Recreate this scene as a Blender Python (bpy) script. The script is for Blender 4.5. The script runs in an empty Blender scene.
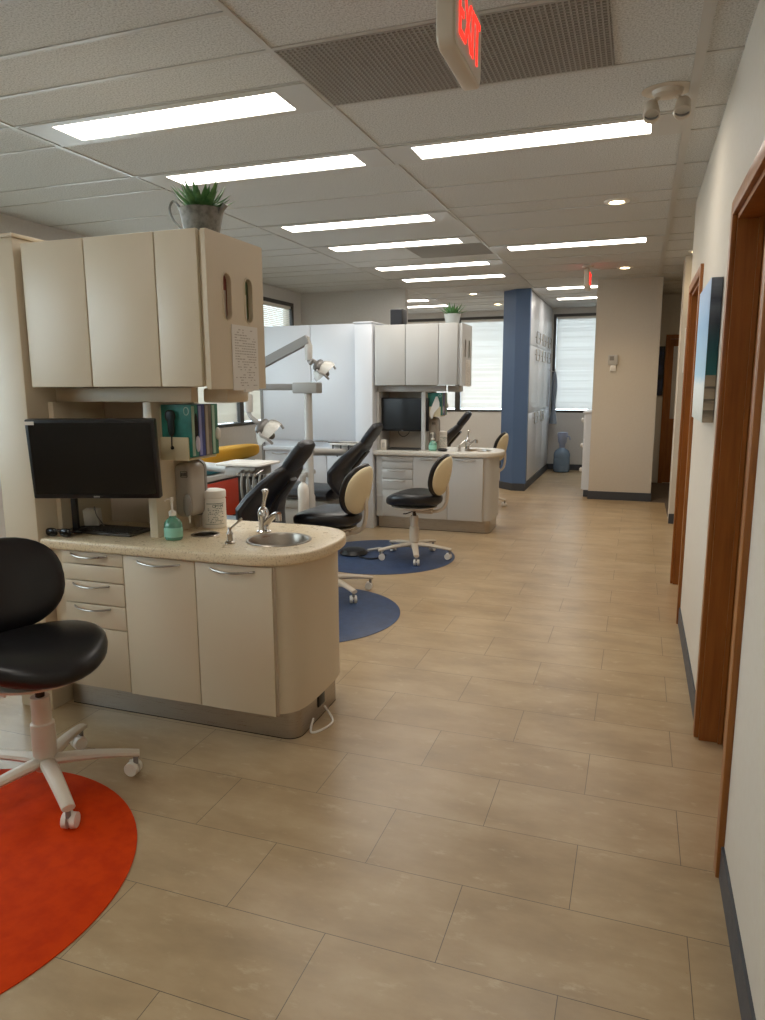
import bpy, bmesh, math, random
from mathutils import Vector, Matrix
random.seed(7)
PI = math.pi
sc = bpy.context.scene
COL = sc.collection

# ------------------------------------------------------------------ camera, world, exposure
CAM_H = 1.45
YAW, PITCH, ROLL, FPX = .33977, .17236, .00481, 717.5
fw = Vector((-math.sin(YAW)*math.cos(PITCH), math.cos(YAW)*math.cos(PITCH), -math.sin(PITCH)))
rt0 = Vector((math.cos(YAW), math.sin(YAW), 0)); dn0 = fw.cross(rt0)
rt = rt0*math.cos(ROLL) + dn0*math.sin(ROLL); dn = dn0*math.cos(ROLL) - rt0*math.sin(ROLL)
cam_data = bpy.data.cameras.new('camera'); cam = bpy.data.objects.new('camera', cam_data); COL.objects.link(cam)
cam_data.sensor_fit = 'VERTICAL'; cam_data.sensor_height = 36.0; cam_data.lens = FPX/1020*36.0
cam_data.clip_start = .05; cam_data.clip_end = 100
cam.matrix_world = Matrix(((rt.x, -dn.x, -fw.x, 0), (rt.y, -dn.y, -fw.y, 0), (rt.z, -dn.z, -fw.z, CAM_H), (0, 0, 0, 1)))
sc.camera = cam

SKY_STRENGTH = 4.0
LENS_STRENGTH = 8.0
DOWNLIGHT_W = 14.0
wd = bpy.data.worlds.new('daylight'); sc.world = wd; wd.use_nodes = True
bg = wd.node_tree.nodes['Background']; bg.inputs[0].default_value = (.80, .91, 1.0, 1); bg.inputs[1].default_value = SKY_STRENGTH
sc.view_settings.view_transform = 'Standard'; sc.view_settings.look = 'None'
sc.view_settings.exposure = 0.92; sc.view_settings.gamma = 1.0; sc.view_settings.use_curve_mapping = False
sc.cycles.use_denoising = True
sc.cycles.max_bounces = 10; sc.cycles.diffuse_bounces = 6; sc.cycles.sample_clamp_indirect = 6.0
sc.cycles.caustics_reflective = False; sc.cycles.caustics_refractive = False

# ------------------------------------------------------------------ materials
def lin(h):
    if isinstance(h, str):
        h = h.lstrip('#'); c = [int(h[i:i+2], 16)/255 for i in (0, 2, 4)]
    else: c = list(h)
    return tuple((v/12.92 if v <= .04045 else ((v+.055)/1.055)**2.4) for v in c) + (1,)
def mat(name, col, rough=.5, metal=0.0, **kw):
    m = bpy.data.materials.new(name); m.use_nodes = True
    b = m.node_tree.nodes['Principled BSDF']
    b.inputs['Base Color'].default_value = lin(col); b.inputs['Roughness'].default_value = rough; b.inputs['Metallic'].default_value = metal
    for k, v in kw.items():
        b.inputs[k.replace('_', ' ')].default_value = v
    # a faint procedural grain in the roughness keeps every surface from looking like flat plastic
    nt = m.node_tree; n = nt.nodes.new('ShaderNodeTexNoise'); n.inputs['Scale'].default_value = 35
    r = nt.nodes.new('ShaderNodeMapRange'); r.inputs[3].default_value = max(0, rough-.04); r.inputs[4].default_value = min(1, rough+.06)
    tc = nt.nodes.new('ShaderNodeTexCoord'); nt.links.new(tc.outputs['Object'], n.inputs['Vector'])
    nt.links.new(n.outputs['Fac'], r.inputs[0]); nt.links.new(r.outputs[0], b.inputs['Roughness'])
    return m
def N(m, t, **kw):
    n = m.node_tree.nodes.new(t)
    for k, v in kw.items(): setattr(n, k, v)
    return n
def L(m, a, b): m.node_tree.links.new(a, b)
def bsdf(m): return m.node_tree.nodes['Principled BSDF']
def ramp(m, stops, interp='LINEAR'):
    n = N(m, 'ShaderNodeValToRGB'); n.color_ramp.interpolation = interp
    e = n.color_ramp.elements
    while len(e) < len(stops): e.new(.5)
    for el, (p, c) in zip(e, stops): el.position = p; el.color = lin(c)
    return n
def coords(m, scale=(1, 1, 1), loc=(0, 0, 0), out='Object'):
    tc = N(m, 'ShaderNodeTexCoord'); mp = N(m, 'ShaderNodeMapping')
    mp.inputs['Scale'].default_value = scale; mp.inputs['Location'].default_value = loc
    L(m, tc.outputs[out], mp.inputs['Vector']); return mp.outputs['Vector']
def noise(m, vec, scale, detail=4, rough=.5):
    n = N(m, 'ShaderNodeTexNoise'); n.inputs['Scale'].default_value = scale; n.inputs['Detail'].default_value = detail; n.inputs['Roughness'].default_value = rough
    L(m, vec, n.inputs['Vector']); return n.outputs['Fac']
def mix(m, fac, a, b, blend='MIX'):
    n = N(m, 'ShaderNodeMix', data_type='RGBA', blend_type=blend)
    for s, v in ((0, fac), (6, a), (7, b)):
        if hasattr(v, 'is_linked'): L(m, v, n.inputs[s])
        else: n.inputs[s].default_value = v if s == 0 else lin(v)
    return n.outputs[2]
def bump(m, h, strength=.2, dist=.01):
    n = N(m, 'ShaderNodeBump'); n.inputs['Strength'].default_value = strength; n.inputs['Distance'].default_value = dist
    L(m, h, n.inputs['Height']); L(m, n.outputs['Normal'], bsdf(m).inputs['Normal'])
def speckle(name, base, spots, scale, lo, hi, rough=.4, bmp=0):
    m = mat(name, base, rough); v = coords(m); f = noise(m, v, scale, 3, .6)
    r = ramp(m, [(lo, spots), (hi, base)]); L(m, f, r.inputs[0]); L(m, r.outputs[0], bsdf(m).inputs['Base Color'])
    if bmp: bump(m, f, bmp, .004)
    return m
def emit(name, col, s):
    m = bpy.data.materials.new(name); m.use_nodes = True; nt = m.node_tree; nt.nodes.clear()
    e = nt.nodes.new('ShaderNodeEmission'); o = nt.nodes.new('ShaderNodeOutputMaterial')
    e.inputs[0].default_value = lin(col); e.inputs[1].default_value = s; nt.links.new(e.outputs[0], o.inputs[0]); return m

LAM = mat('almond_laminate', '#cfc2aa', .38)
LAMW = mat('white_laminate', '#d9dde3', .33)
LAM_DAYLIT = mat('almond_laminate_daylit', '#bcbbb8', .36)  # copy of the almond laminate with cool daylight put into its colour
COUNTER_DAYLIT = speckle('speckled_worktop_daylit', '#d3cec4', '#b9b2a6', 160, .36, .46, .28)  # copy of the speckled worktop, whitened by daylight in its colour
LAMD = mat('almond_panel', '#c6b8a6', .5)
COUNTER = speckle('speckled_worktop', '#dccbab', '#b9a382', 160, .36, .46, .28)
STEEL = mat('brushed_steel', '#b4aca2', .3, 1.0)
def brush(m):
    v = coords(m, (1, 1, 120)); f = noise(m, v, 8, 2); r = N(m, 'ShaderNodeMapRange'); r.inputs[3].default_value = .2; r.inputs[4].default_value = .42
    L(m, f, r.inputs[0]); L(m, r.outputs[0], bsdf(m).inputs['Roughness'])
brush(STEEL)
CHROME = mat('chrome', '#d4d2d0', .12, 1.0)
SATIN = mat('satin_nickel', '#a9a39b', .28, 1.0)
BLACKVINYL = mat('black_vinyl', '#17171a', .32)
v_ = coords(BLACKVINYL); bump(BLACKVINYL, noise(BLACKVINYL, v_, 260, 3), .12, .002)
NAVYVINYL = mat('charcoal_vinyl', '#23262d', .36)
bump(NAVYVINYL, noise(NAVYVINYL, coords(NAVYVINYL), 240, 3), .12, .002)
BLACKPL = mat('black_plastic', '#121214', .35)
SCREEN = mat('dark_screen', '#0b0c0e', .16)
BEIGE = mat('beige_plastic', '#cbbfae', .42)
CREAM = mat('cream_plastic', '#d2c6a6', .4)
LGREY = mat('light_grey_plastic', '#b9b7b2', .4)
MGREY = mat('mid_grey_plastic', '#85827e', .45)
WHITEPL = mat('white_plastic', '#e4e0d8', .35)
PAPER = mat('white_paper', '#dedbd4', .8)
WALLW = speckle('warm_white_wall', '#ccc3b5', '#cac0b1', 40, .3, .6, .75)
WALLG = speckle('light_grey_wall', '#cccbc8', '#c8c6c3', 40, .3, .6, .75)
WALLB = mat('blue_wall', '#516b90', .5)
BASEB = mat('slate_baseboard', '#41444a', .5)
GRIDM = mat('ceiling_bar', '#b9b7b2', .35)
TRIMG = mat('bronze_window_metal', '#3b3936', .4)
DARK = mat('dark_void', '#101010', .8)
ORANGE_M = speckle('orange_mat', '#cb3c00', '#bd3300', 14, .35, .6, .8)
bsdf(ORANGE_M).inputs['Specular IOR Level'].default_value = .15
BLUE_M = speckle('blue_mat', '#2d4164', '#273959', 14, .35, .6, .45)
RED = mat('red_laminate', '#b8391f', .45)
ORANGE = mat('mustard_fabric', '#d39a24', .8)
TEAL = mat('teal_fabric', '#1d5963', .7)
GREENLEAF = speckle('green_leaf', '#5f8f52', '#3b6b3c', 30, .35, .6, .45)
GALV = speckle('galvanised_metal', '#8f8f8b', '#747571', 45, .35, .6, .45)
bsdf(GALV).inputs['Metallic'].default_value = .6
LENS = emit('fluorescent_lens', '#fff7ec', LENS_STRENGTH)
BULB = emit('downlight_bulb', '#ffe2b0', 14.0)
REDLED = emit('red_led', '#ff2a20', 1.5)
def trans(name, col, tint, w):
    m = mat(name, col, .6); nt = m.node_tree; out = nt.nodes['Material Output']
    t = nt.nodes.new('ShaderNodeBsdfTranslucent'); t.inputs[0].default_value = lin(tint)
    mx = nt.nodes.new('ShaderNodeMixShader'); mx.inputs[0].default_value = w
    nt.links.new(bsdf(m).outputs[0], mx.inputs[1]); nt.links.new(t.outputs[0], mx.inputs[2]); nt.links.new(mx.outputs[0], out.inputs[0]); return m
BLIND = trans('white_blind_slat', '#d2ccc0', '#efe9de', .03)
BLINDF = trans('white_end_blind_slat', '#eceae6', '#f0f5fa', .05)
def glassy(name, tint, refl=.06, rough=.02):
    m = bpy.data.materials.new(name); m.use_nodes = True; nt = m.node_tree; nt.nodes.clear()
    o = nt.nodes.new('ShaderNodeOutputMaterial'); t = nt.nodes.new('ShaderNodeBsdfTransparent'); t.inputs[0].default_value = lin(tint)
    g = nt.nodes.new('ShaderNodeBsdfGlossy'); g.inputs['Roughness'].default_value = rough
    mx = nt.nodes.new('ShaderNodeMixShader'); mx.inputs[0].default_value = refl
    nt.links.new(t.outputs[0], mx.inputs[1]); nt.links.new(g.outputs[0], mx.inputs[2]); nt.links.new(mx.outputs[0], o.inputs[0]); return m
GLASS = glassy('window_glass', '#f2f6f6')
CLEARPL = mat('clear_lamp_shield', '#e2e2dc', .25, 0, Alpha=.5)
GREENGEL = mat('green_liquid', '#86cbb0', .12, 0, Transmission_Weight=.5)
BLUEJUG = mat('blue_water_jug', '#97b2d0', .12, 0, Transmission_Weight=.5)

# floor: staggered 24 x 12 inch vinyl tiles
FLOOR = mat('taupe_floor_tiles', '#8f806f', .34)
def floor_nodes(m):
    W, H = .61, .3035
    v = coords(m, (1, 1, 1), (.413 - .305 + 20*W, -1.554 + 20*H, 0))
    b = N(m, 'ShaderNodeTexBrick'); b.offset = .5; b.inputs['Scale'].default_value = 1
    b.inputs['Brick Width'].default_value = W; b.inputs['Row Height'].default_value = H
    b.inputs['Mortar Size'].default_value = .0012; b.inputs['Mortar Smooth'].default_value = .2; b.inputs['Bias'].default_value = 0
    b.inputs['Color1'].default_value = lin('#b39b79'); b.inputs['Color2'].default_value = lin('#a38965'); b.inputs['Mortar'].default_value = lin('#5d5243')
    L(m, v, b.inputs['Vector'])
    v2 = coords(m, (1, 2.2, 1)); f1 = noise(m, v2, 2.6, 6, .62)
    r1 = ramp(m, [(.3, '#8b775c'), (.5, '#a99272'), (.72, '#c1ad8d')]); L(m, f1, r1.inputs[0])
    c = mix(m, .55, b.outputs['Color'], r1.outputs[0])
    f2 = noise(m, v2, 9, 8, .72); r2 = ramp(m, [(.57, '#000000'), (.72, '#ffffff')]); L(m, f2, r2.inputs[0])
    c = mix(m, r2.outputs[0], c, '#c9b798'); mm = N(m, 'ShaderNodeMath', operation='MULTIPLY'); mm.inputs[1].default_value = .6
    L(m, r2.outputs[0], mm.inputs[0]); c2n = c.node; L(m, mm.outputs[0], c2n.inputs[0])
    c = mix(m, b.outputs['Fac'], c, '#5d5243')
    L(m, c, bsdf(m).inputs['Base Color'])
    rr = N(m, 'ShaderNodeMapRange'); rr.inputs[3].default_value = .22; rr.inputs[4].default_value = .40; L(m, f2, rr.inputs[0]); L(m, rr.outputs[0], bsdf(m).inputs['Roughness'])
    bump(m, f2, .05, .003)
floor_nodes(FLOOR)
TILE = mat('mineral_ceiling_tile', '#cfd0ce', .9)
def tile_nodes(m):
    v = coords(m); f = noise(m, v, 130, 4, .7); r = ramp(m, [(.38, '#a6a6a4'), (.5, '#cacbc9'), (.62, '#d4d5d3')]); L(m, f, r.inputs[0])
    L(m, r.outputs[0], bsdf(m).inputs['Base Color']); bump(m, f, .5, .004)
tile_nodes(TILE)
def wood(name, a, b):
    m = mat(name, a, .38); v = coords(m, (14, 14, 1.0)); f = noise(m, v, 3.2, 6, .6)
    r = ramp(m, [(.3, b), (.65, a)]); L(m, f, r.inputs[0]); L(m, r.outputs[0], bsdf(m).inputs['Base Color']); return m
WOOD = wood('cherry_wood', '#99602a', '#7f4a1a')
CARPET = speckle('brown_carpet', '#6a5c50', '#4c4138', 120, .4, .6, .95, .4)

# ------------------------------------------------------------------ mesh helpers
class M:
    def __init__(s): s.bm = bmesh.new()
    def _add(s, other):
        me = bpy.data.meshes.new('t'); other.to_mesh(me); other.free(); s.bm.from_mesh(me); bpy.data.meshes.remove(me); return s
    def box(s, x0, x1, y0, y1, z0, z1, r=0, seg=2):
        b = bmesh.new(); bmesh.ops.create_cube(b, size=1)
        for v in b.verts: v.co = Vector(((x0+x1)/2 + v.co.x*abs(x1-x0), (y0+y1)/2 + v.co.y*abs(y1-y0), (z0+z1)/2 + v.co.z*abs(z1-z0)))
        if r: bmesh.ops.bevel(b, geom=b.edges[:], offset=r, segments=seg, profile=.5, affect='EDGES')
        return s._add(b)
    def obox(s, c, sx, sy, sz, rot=(0, 0, 0), r=0):
        b = bmesh.new(); bmesh.ops.create_cube(b, size=1)
        for v in b.verts: v.co = Vector((v.co.x*sx, v.co.y*sy, v.co.z*sz))
        if r: bmesh.ops.bevel(b, geom=b.edges[:], offset=r, segments=2, profile=.5, affect='EDGES')
        from mathutils import Euler
        R = Euler(rot).to_matrix()
        for v in b.verts: v.co = R @ v.co + Vector(c)
        return s._add(b)
    def tube(s, pts, r, n=10, close=False, sub=0):
        pts = [Vector(p) for p in pts]
        rs = list(r) if isinstance(r, (list, tuple)) else [r]*len(pts)
        if sub:                                   # Catmull-Rom refinement
            q, qr = [], []
            for i in range(len(pts)-1):
                p0, p1, p2, p3 = pts[max(i-1, 0)], pts[i], pts[i+1], pts[min(i+2, len(pts)-1)]
                for k in range(sub):
                    t = k/sub
                    q.append(.5*((2*p1)+(p2-p0)*t+(2*p0-5*p1+4*p2-p3)*t*t+(3*p1-p0-3*p2+p3)*t**3)); qr.append(rs[i]*(1-t)+rs[i+1]*t)
            q.append(pts[-1]); qr.append(rs[-1]); pts, rs = q, qr
        b = bmesh.new(); rings = []; up = None
        m_ = len(pts)
        for i, p in enumerate(pts):
            if close: d = pts[(i+1) % m_] - pts[i-1]
            else: d = pts[min(i+1, m_-1)] - pts[max(i-1, 0)]
            d.normalize()
            if up is None: up = Vector((0, 0, 1)) if abs(d.z) < .9 else Vector((1, 0, 0))
            a = d.cross(up).normalized(); up = a.cross(d).normalized()
            rings.append([b.verts.new(p + rs[i]*(math.cos(2*PI*k/n)*a + math.sin(2*PI*k/n)*up)) for k in range(n)])
        for i in range(m_ if close else m_-1):
            A, B = rings[i], rings[(i+1) % m_]
            for k in range(n): b.faces.new((A[k], A[(k+1) % n], B[(k+1) % n], B[k]))
        if not close: b.faces.new(rings[0][::-1]); b.faces.new(rings[-1])
        bmesh.ops.recalc_face_normals(b, faces=b.faces[:]); return s._add(b)
    def cyl(s, p0, p1, r0, r1=None, n=20):
        return s.tube([p0, p1], [r0, r0 if r1 is None else r1], n)
    def lathe(s, prof, c=(0, 0, 0), n=28, sx=1, sy=1):
        b = bmesh.new(); rings = []; c = Vector(c)
        for (r, z) in prof:
            if r <= 1e-6: rings.append([b.verts.new(c + Vector((0, 0, z)))])
            else: rings.append([b.verts.new(c + Vector((sx*r*math.cos(2*PI*k/n), sy*r*math.sin(2*PI*k/n), z))) for k in range(n)])
        for A, B in zip(rings, rings[1:]):
            if len(A) == 1 and len(B) == 1: continue
            for k in range(n):
                k2 = (k+1) % n
                if len(A) == 1: b.faces.new((A[0], B[k2], B[k]))
                elif len(B) == 1: b.faces.new((A[k], A[k2], B[0]))
                else: b.faces.new((A[k], A[k2], B[k2], B[k]))
        bmesh.ops.recalc_face_normals(b, faces=b.faces[:]); return s._add(b)
    def loft(s, rings, cap=True):
        b = bmesh.new(); rr = [[b.verts.new(Vector(p)) for p in r] for r in rings]; n = len(rr[0])
        for A, B in zip(rr, rr[1:]):
            for k in range(n): b.faces.new((A[k], A[(k+1) % n], B[(k+1) % n], B[k]))
        if cap: b.faces.new(rr[0][::-1]); b.faces.new(rr[-1])
        bmesh.ops.recalc_face_normals(b, faces=b.faces[:]); return s._add(b)
    def plate(s, outer, holes, a0, a1, axis='z', r=0):
        """polygon with holes, extruded from a0 to a1 along axis"""
        f = {'z': lambda u, v, a: (u, v, a), 'y': lambda u, v, a: (u, a, v), 'x': lambda u, v, a: (a, u, v)}[axis]
        b = bmesh.new(); edges = []
        for lp in [outer] + list(holes):
            vs = [b.verts.new(f(u, v, a0)) for u, v in lp]
            for i in range(len(vs)): edges.append(b.edges.new((vs[i], vs[(i+1) % len(vs)])))
        if holes: bmesh.ops.triangle_fill(b, edges=edges, use_beauty=True, use_dissolve=False)
        else: b.faces.new(b.verts[:])
        fs = b.faces[:]
        ret = bmesh.ops.extrude_face_region(b, geom=fs)
        d = Vector(f(0, 0, a1)) - Vector(f(0, 0, a0))
        for v in [g for g in ret['geom'] if isinstance(g, bmesh.types.BMVert)]: v.co += d
        bmesh.ops.recalc_face_normals(b, faces=b.faces[:])
        if r:
            es = [e for e in b.edges if len(e.link_faces) == 2 and e.calc_face_angle(0) > .9 and abs((e.verts[0].co - e.verts[1].co).normalized().dot(d.normalized())) < .5]
            bmesh.ops.bevel(b, geom=es, offset=r, segments=3, profile=.5, affect='EDGES')
        return s._add(b)
    def sell(s, c, rx, ry, rz, p=2.5, rot=None, nu=28, nv=16, zmin=-1):
        """superellipsoid cushion"""
        sg = lambda x, e: math.copysign(abs(x)**e, x)
        e = 2/p; rings = []
        for j in range(1, nv):
            t = -PI/2 + PI*j/nv
            rings.append([Vector((rx*sg(math.cos(t), e)*sg(math.cos(2*PI*k/nu), .96), ry*sg(math.cos(t), e)*sg(math.sin(2*PI*k/nu), .96), rz*sg(math.sin(t), e*.95))) for k in range(nu)])
        R = rot if rot is not None else Matrix.Identity(3)
        return s.loft([[R @ q + Vector(c) for q in r] for r in rings])
    def grid(s, X, Y, zf):
        b = bmesh.new(); vv = [[b.verts.new((x, y, zf(x, y))) for y in Y] for x in X]
        for i in range(len(X)-1):
            for j in range(len(Y)-1): b.faces.new((vv[i][j], vv[i+1][j], vv[i+1][j+1], vv[i][j+1]))
        return s._add(b)
    def xf(s, mtx): s.bm.transform(mtx); return s
    def build(s, name, material, base=(0, 0, 0), angle=35):
        s.bm.transform(Matrix.Translation(-Vector(base)))
        me = bpy.data.meshes.new(name); s.bm.to_mesh(me); s.bm.free()
        if material: me.materials.append(material)
        for p in me.polygons: p.use_smooth = True
        me.set_sharp_from_angle(angle=math.radians(angle))
        o = bpy.data.objects.new(name, me); COL.objects.link(o); return o

BASE = {}
def props(o, label, cat, group=None, kind=None):
    if label: o['label'] = label
    if cat: o['category'] = cat
    if group: o['group'] = group
    if kind: o['kind'] = kind
def thing(name, label, cat, base=(0, 0, 0), off=(0, 0, 0), rz=0, group=None, local=False, kind=None):
    o = bpy.data.objects.new(name, None); COL.objects.link(o); o.empty_display_size = .05
    o.location = Vector(base) + Vector(off); o.rotation_euler = (0, 0, rz)
    props(o, label, cat, group, kind); BASE[o.name] = Vector((0, 0, 0)) if local else Vector(base); return o
def root_of(o):
    while o.parent: o = o.parent
    return o
def part(name, m, material, parent, label=None, angle=35):
    o = m.build(name, material, BASE[root_of(parent).name], angle); o.parent = parent
    if label: o['label'] = label
    return o
def solo(name, label, cat, m, material, base=(0, 0, 0), off=(0, 0, 0), rz=0, group=None, kind=None, angle=35):
    o = m.build(name, material, base, angle); o.location = Vector(base) + Vector(off); o.rotation_euler = (0, 0, rz)
    props(o, label, cat, group, kind); return o
def struct(name, m, material, parent=None, label=None, cat='wall'):
    o = m.build(name, material)
    if parent: o.parent = parent
    else: props(o, label, cat, None, 'structure')
    return o
def ellipse(cx, cy, rx, ry, n=32, p=2.0, a0=0, a1=2*PI, close=True):
    sg = lambda x: math.copysign(abs(x)**(2/p), x)
    k = n if close else n+1
    return [(cx + rx*sg(math.cos(a0+(a1-a0)*i/n)), cy + ry*sg(math.sin(a0+(a1-a0)*i/n))) for i in range(k)]
def rrect(x0, x1, y0, y1, r, n=5):
    out = []
    for cx, cy, a in ((x1-r, y1-r, 0), (x0+r, y1-r, PI/2), (x0+r, y0+r, PI), (x1-r, y0+r, 1.5*PI)):
        out += [(cx + r*math.cos(a+PI/2*i/n), cy + r*math.sin(a+PI/2*i/n)) for i in range(n+1)]
    return out
def text_mesh(s, size, depth=.001):
    c = bpy.data.curves.new('txt', 'FONT'); c.body = s; c.size = size; c.extrude = depth; c.align_x = 'CENTER'; c.align_y = 'CENTER'
    o = bpy.data.objects.new('txt', c); COL.objects.link(o)
    me = bpy.data.meshes.new_from_object(o.evaluated_get(bpy.context.evaluated_depsgraph_get()))
    m = M(); m.bm.from_mesh(me); bpy.data.objects.remove(o); bpy.data.curves.remove(c); bpy.data.meshes.remove(me); return m

# ------------------------------------------------------------------ the room
H = 2.70; XL = -4.47; XR = .308; YF = 12.6; YB = -2.3
struct('floor', M().box(XL-.2, 1.6, YB-.2, YF+.2, -.12, 0), FLOOR, label='taupe stone-look vinyl floor tiles running down the room', cat='floor')
struct('ceiling', M().box(XL-.2, 1.6, YB-.2, YF+.2, H, H+.1), TILE, label='speckled mineral tile drop ceiling over the whole room', cat='ceiling')
XA, XBm, XC = -2.95, -1.38, .155
LB = [-1.7, -1.4, -.8, -.5, .0, .6, .9, 1.45, 1.75, 2.05, 2.36, 2.66, 2.96, 3.26, 3.86, 4.16, 4.77, 5.36, 5.66, 6.29, 6.59, 7.2, 7.54, 7.84, 8.47, 8.77, 9.4, 10.0, 10.5, 10.8, 11.3, 11.6, 12.2]
RB = [-1.7, -1.1, -.5, -.2, .4, 1.0, 1.4, 2.05, 2.655, 3.252, 3.85, 4.155, 4.745, 5.31, 5.61, 6.2, 6.84, 7.14, 7.66, 8.1, 8.6, 9.13, 9.86, 10.16, 10.7, 11.1, 11.4, 12.0]
g = M()
for x in (XA, XBm): g.box(x-.012, x+.012, YB, YF, H-.005, H)
g.box(XC-.02, XC+.02, YB, 9.4, H-.007, H)
for y in LB: g.box(XL, XBm-.012, y-.010, y+.010, H-.0045, H)
for y in RB: g.box(XBm+.012, XR if y < 6.5 else 1.4, y-.010, y+.010, H-.0045, H)
struct('trim_1', g, GRIDM, label='metal suspension bars of the ceiling grid', cat='ceiling grid')

# left wall with its ribbon of windows
ZS, ZH = .98, 2.54
MY = [9.05 - 1.45*k for k in range(8)]
m = M().box(XL-.15, XL, YB, YF, 0, ZS).box(XL-.15, XL, YB, YF, ZH, H).box(XL-.15, XL, 9.05, YF, ZS, ZH).box(XL-.15, XL, YB, MY[-1], ZS, ZH)
struct('wall_left', m, WALLG, label='window wall behind the dental chairs, pale grey', cat='wall')
struct('baseboard_left', M().box(XL, XL+.008, YB, YF, 0, .1), BASEB, label='dark baseboard along the window wall', cat='baseboard')
# far wall
FZS, FZH = .98, 2.60
m = M().box(XL-.15, 1.6, YF, YF+.15, 0, FZS).box(XL-.15, 1.6, YF, YF+.15, FZH, H)
for a, b in ((XL-.15, -4.40), (-1.62, -1.40), (.05, 1.6)): m.box(a, b, YF, YF+.15, FZS, FZH)
struct('wall_far', m, WALLG, label='end wall with blinded windows beyond the lockers', cat='wall')
struct('baseboard_far', M().box(XL, 1.5, YF-.008, YF, 0, .1), BASEB, label='dark baseboard along the end wall', cat='baseboard')
NW = [0]
def window(axis, plane, u0, u1, z0, z1, lab, tilt=70):
    NW[0] += 1
    w = thing('window_%d' % NW[0], lab, 'window', kind='structure')
    def B(m, a0, a1, d0, d1, c0, c1):          # along, depth (towards the room +), height
        return m.box(plane+d0, plane+d1, a0, a1, c0, c1) if axis == 'x' else m.box(a0, a1, plane-d1, plane-d0, c0, c1)
    f = M(); t = .045
    B(f, u0, u1, -.09, .012, z1-t, z1); B(f, u0, u1, -.09, .012, z0, z0+t*.8); B(f, u0, u0+t, -.09, .01, z0, z1); B(f, u1-t, u1, -.09, .01, z0, z1)
    part('window_frame', f, TRIMG, w)
    p = M(); B(p, u0+t, u1-t, -.075, -.069, z0+t*.8, z1-t); part('pane', p, GLASS, w)
    bl = M(); pitch = .024; n = int((z1-z0-.1)/pitch)
    hr = M(); B(hr, u0+t+.004, u1-t-.004, -.05, -.01, z1-t-.03, z1-t); part('head_rail', hr, WHITEPL, w)
    for i in range(n):
        zc = z1 - t - .04 - i*pitch; a, hw = math.radians(tilt + random.uniform(-4, 4)), .0145
        if zc < z0+.05: break
        dx, dz = hw*math.cos(a), hw*math.sin(a)
        bb = bmesh.new(); U = (u0+t+.006, u1-t-.006)
        if axis == 'x': vs = [(plane-.03-dx, U[0], zc+dz), (plane-.03-dx, U[1], zc+dz), (plane-.03+dx, U[1], zc-dz), (plane-.03+dx, U[0], zc-dz)]
        else: vs = [(U[0], plane+.03+dx, zc+dz), (U[1], plane+.03+dx, zc+dz), (U[1], plane+.03-dx, zc-dz), (U[0], plane+.03-dx, zc-dz)]
        bb.faces.new([bb.verts.new(v) for v in vs]); bl._add(bb)
    part('blind', bl, BLIND if axis == 'x' else BLINDF, w)
for i in range(7):
    window('x', XL, MY[i+1], MY[i], ZS, ZH, ['window next to the far corner of the chair bays with lowered blind', 'window one mullion nearer, half hidden by the glove boxes, blind lowered'][i] if i < 2 else 'side window with open blind slats, hidden behind the cabinets', 60 if i < 2 else 12)
window('y', YF, -4.40, -3.03, FZS, FZH, 'end-wall window above the second chair bay, behind the storage unit')
window('y', YF, -3.03, -1.62, FZS, FZH, 'bright blinded end window on the window side of the blue pillar')
window('y', YF, -1.40, .05, FZS, FZH, 'bright blinded end window between lockers and thermostat wall')

# partition behind the third bay
struct('wall_partition', M().box(XL, -2.96, 9.3, 9.42, 0, H), WALLG, label='grey partition rising above the white storage panels', cat='wall')
# right wall with two doorways
D1, D2, WE = (2.19, 3.05), (4.62, 5.53), 5.74
DH = 2.06
m = M().box(XR, XR+.16, YB, D1[0], 0, H).box(XR, XR+.16, D1[1], D2[0], 0, H).box(XR, XR+.16, D2[1], WE, 0, H)
m.box(XR, XR+.16, D1[0], D1[1], DH, H).box(XR, XR+.16, D2[0], D2[1], DH, H)
struct('wall_right', m, WALLW, label='off-white corridor wall with two wooden doorways', cat='wall')
cw = .055
bb = M()
for a, b in ((YB, D1[0]-cw), (D1[1]+cw, D2[0]-cw), (D2[1]+cw, WE)): bb.box(XR-.008, XR, a, b, 0, .105)
struct('baseboard_right', bb, BASEB, label='slate vinyl baseboard along the corridor wall', cat='baseboard')
for k, (a, b) in enumerate((D1, D2)):
    d = thing('door_%d' % (k+1), ['nearest doorway with reddish wooden frame', 'farther wooden doorway just past the canvas picture'][k], 'door', kind='structure')
    c = M(); p0, p1 = XR-.018, XR+.004
    c.box(p0, p1, a-cw, a, 0, DH+cw, .003).box(p0, p1, b, b+cw, 0, DH+cw, .003).box(p0, p1, a, b, DH, DH+cw, .003)
    part('casing', c, WOOD, d)
    j = M().box(XR, XR+.16, a, a+.02, 0, DH).box(XR, XR+.16, b-.02, b, 0, DH).box(XR, XR+.16, a+.02, b-.02, DH-.02, DH)
    j.box(XR+.07, XR+.085, b-.032, b-.02, 0, DH-.02).box(XR+.07, XR+.085, a+.02, a+.032, 0, DH-.02)
    part('jamb', j, WOOD, d)
    lf = part('door_leaf', M().box(XR+.088, XR+.128, a+.022, b-.022, .008, DH-.022), WOOD, d)
    part('lever_handle', M().cyl((XR+.09, a+.09, 1.0), (XR+.03, a+.09, 1.0), .01).tube([(XR+.035, a+.09, 1.0), (XR+.035, a+.2, 1.0)], .009), SATIN, lf)
# wall that closes the room behind the viewer
struct('wall_back', M().box(XL-.15, 1.6, YB-.15, YB, 0, H), WALLW, label='plain wall behind the viewer', cat='wall')
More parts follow.
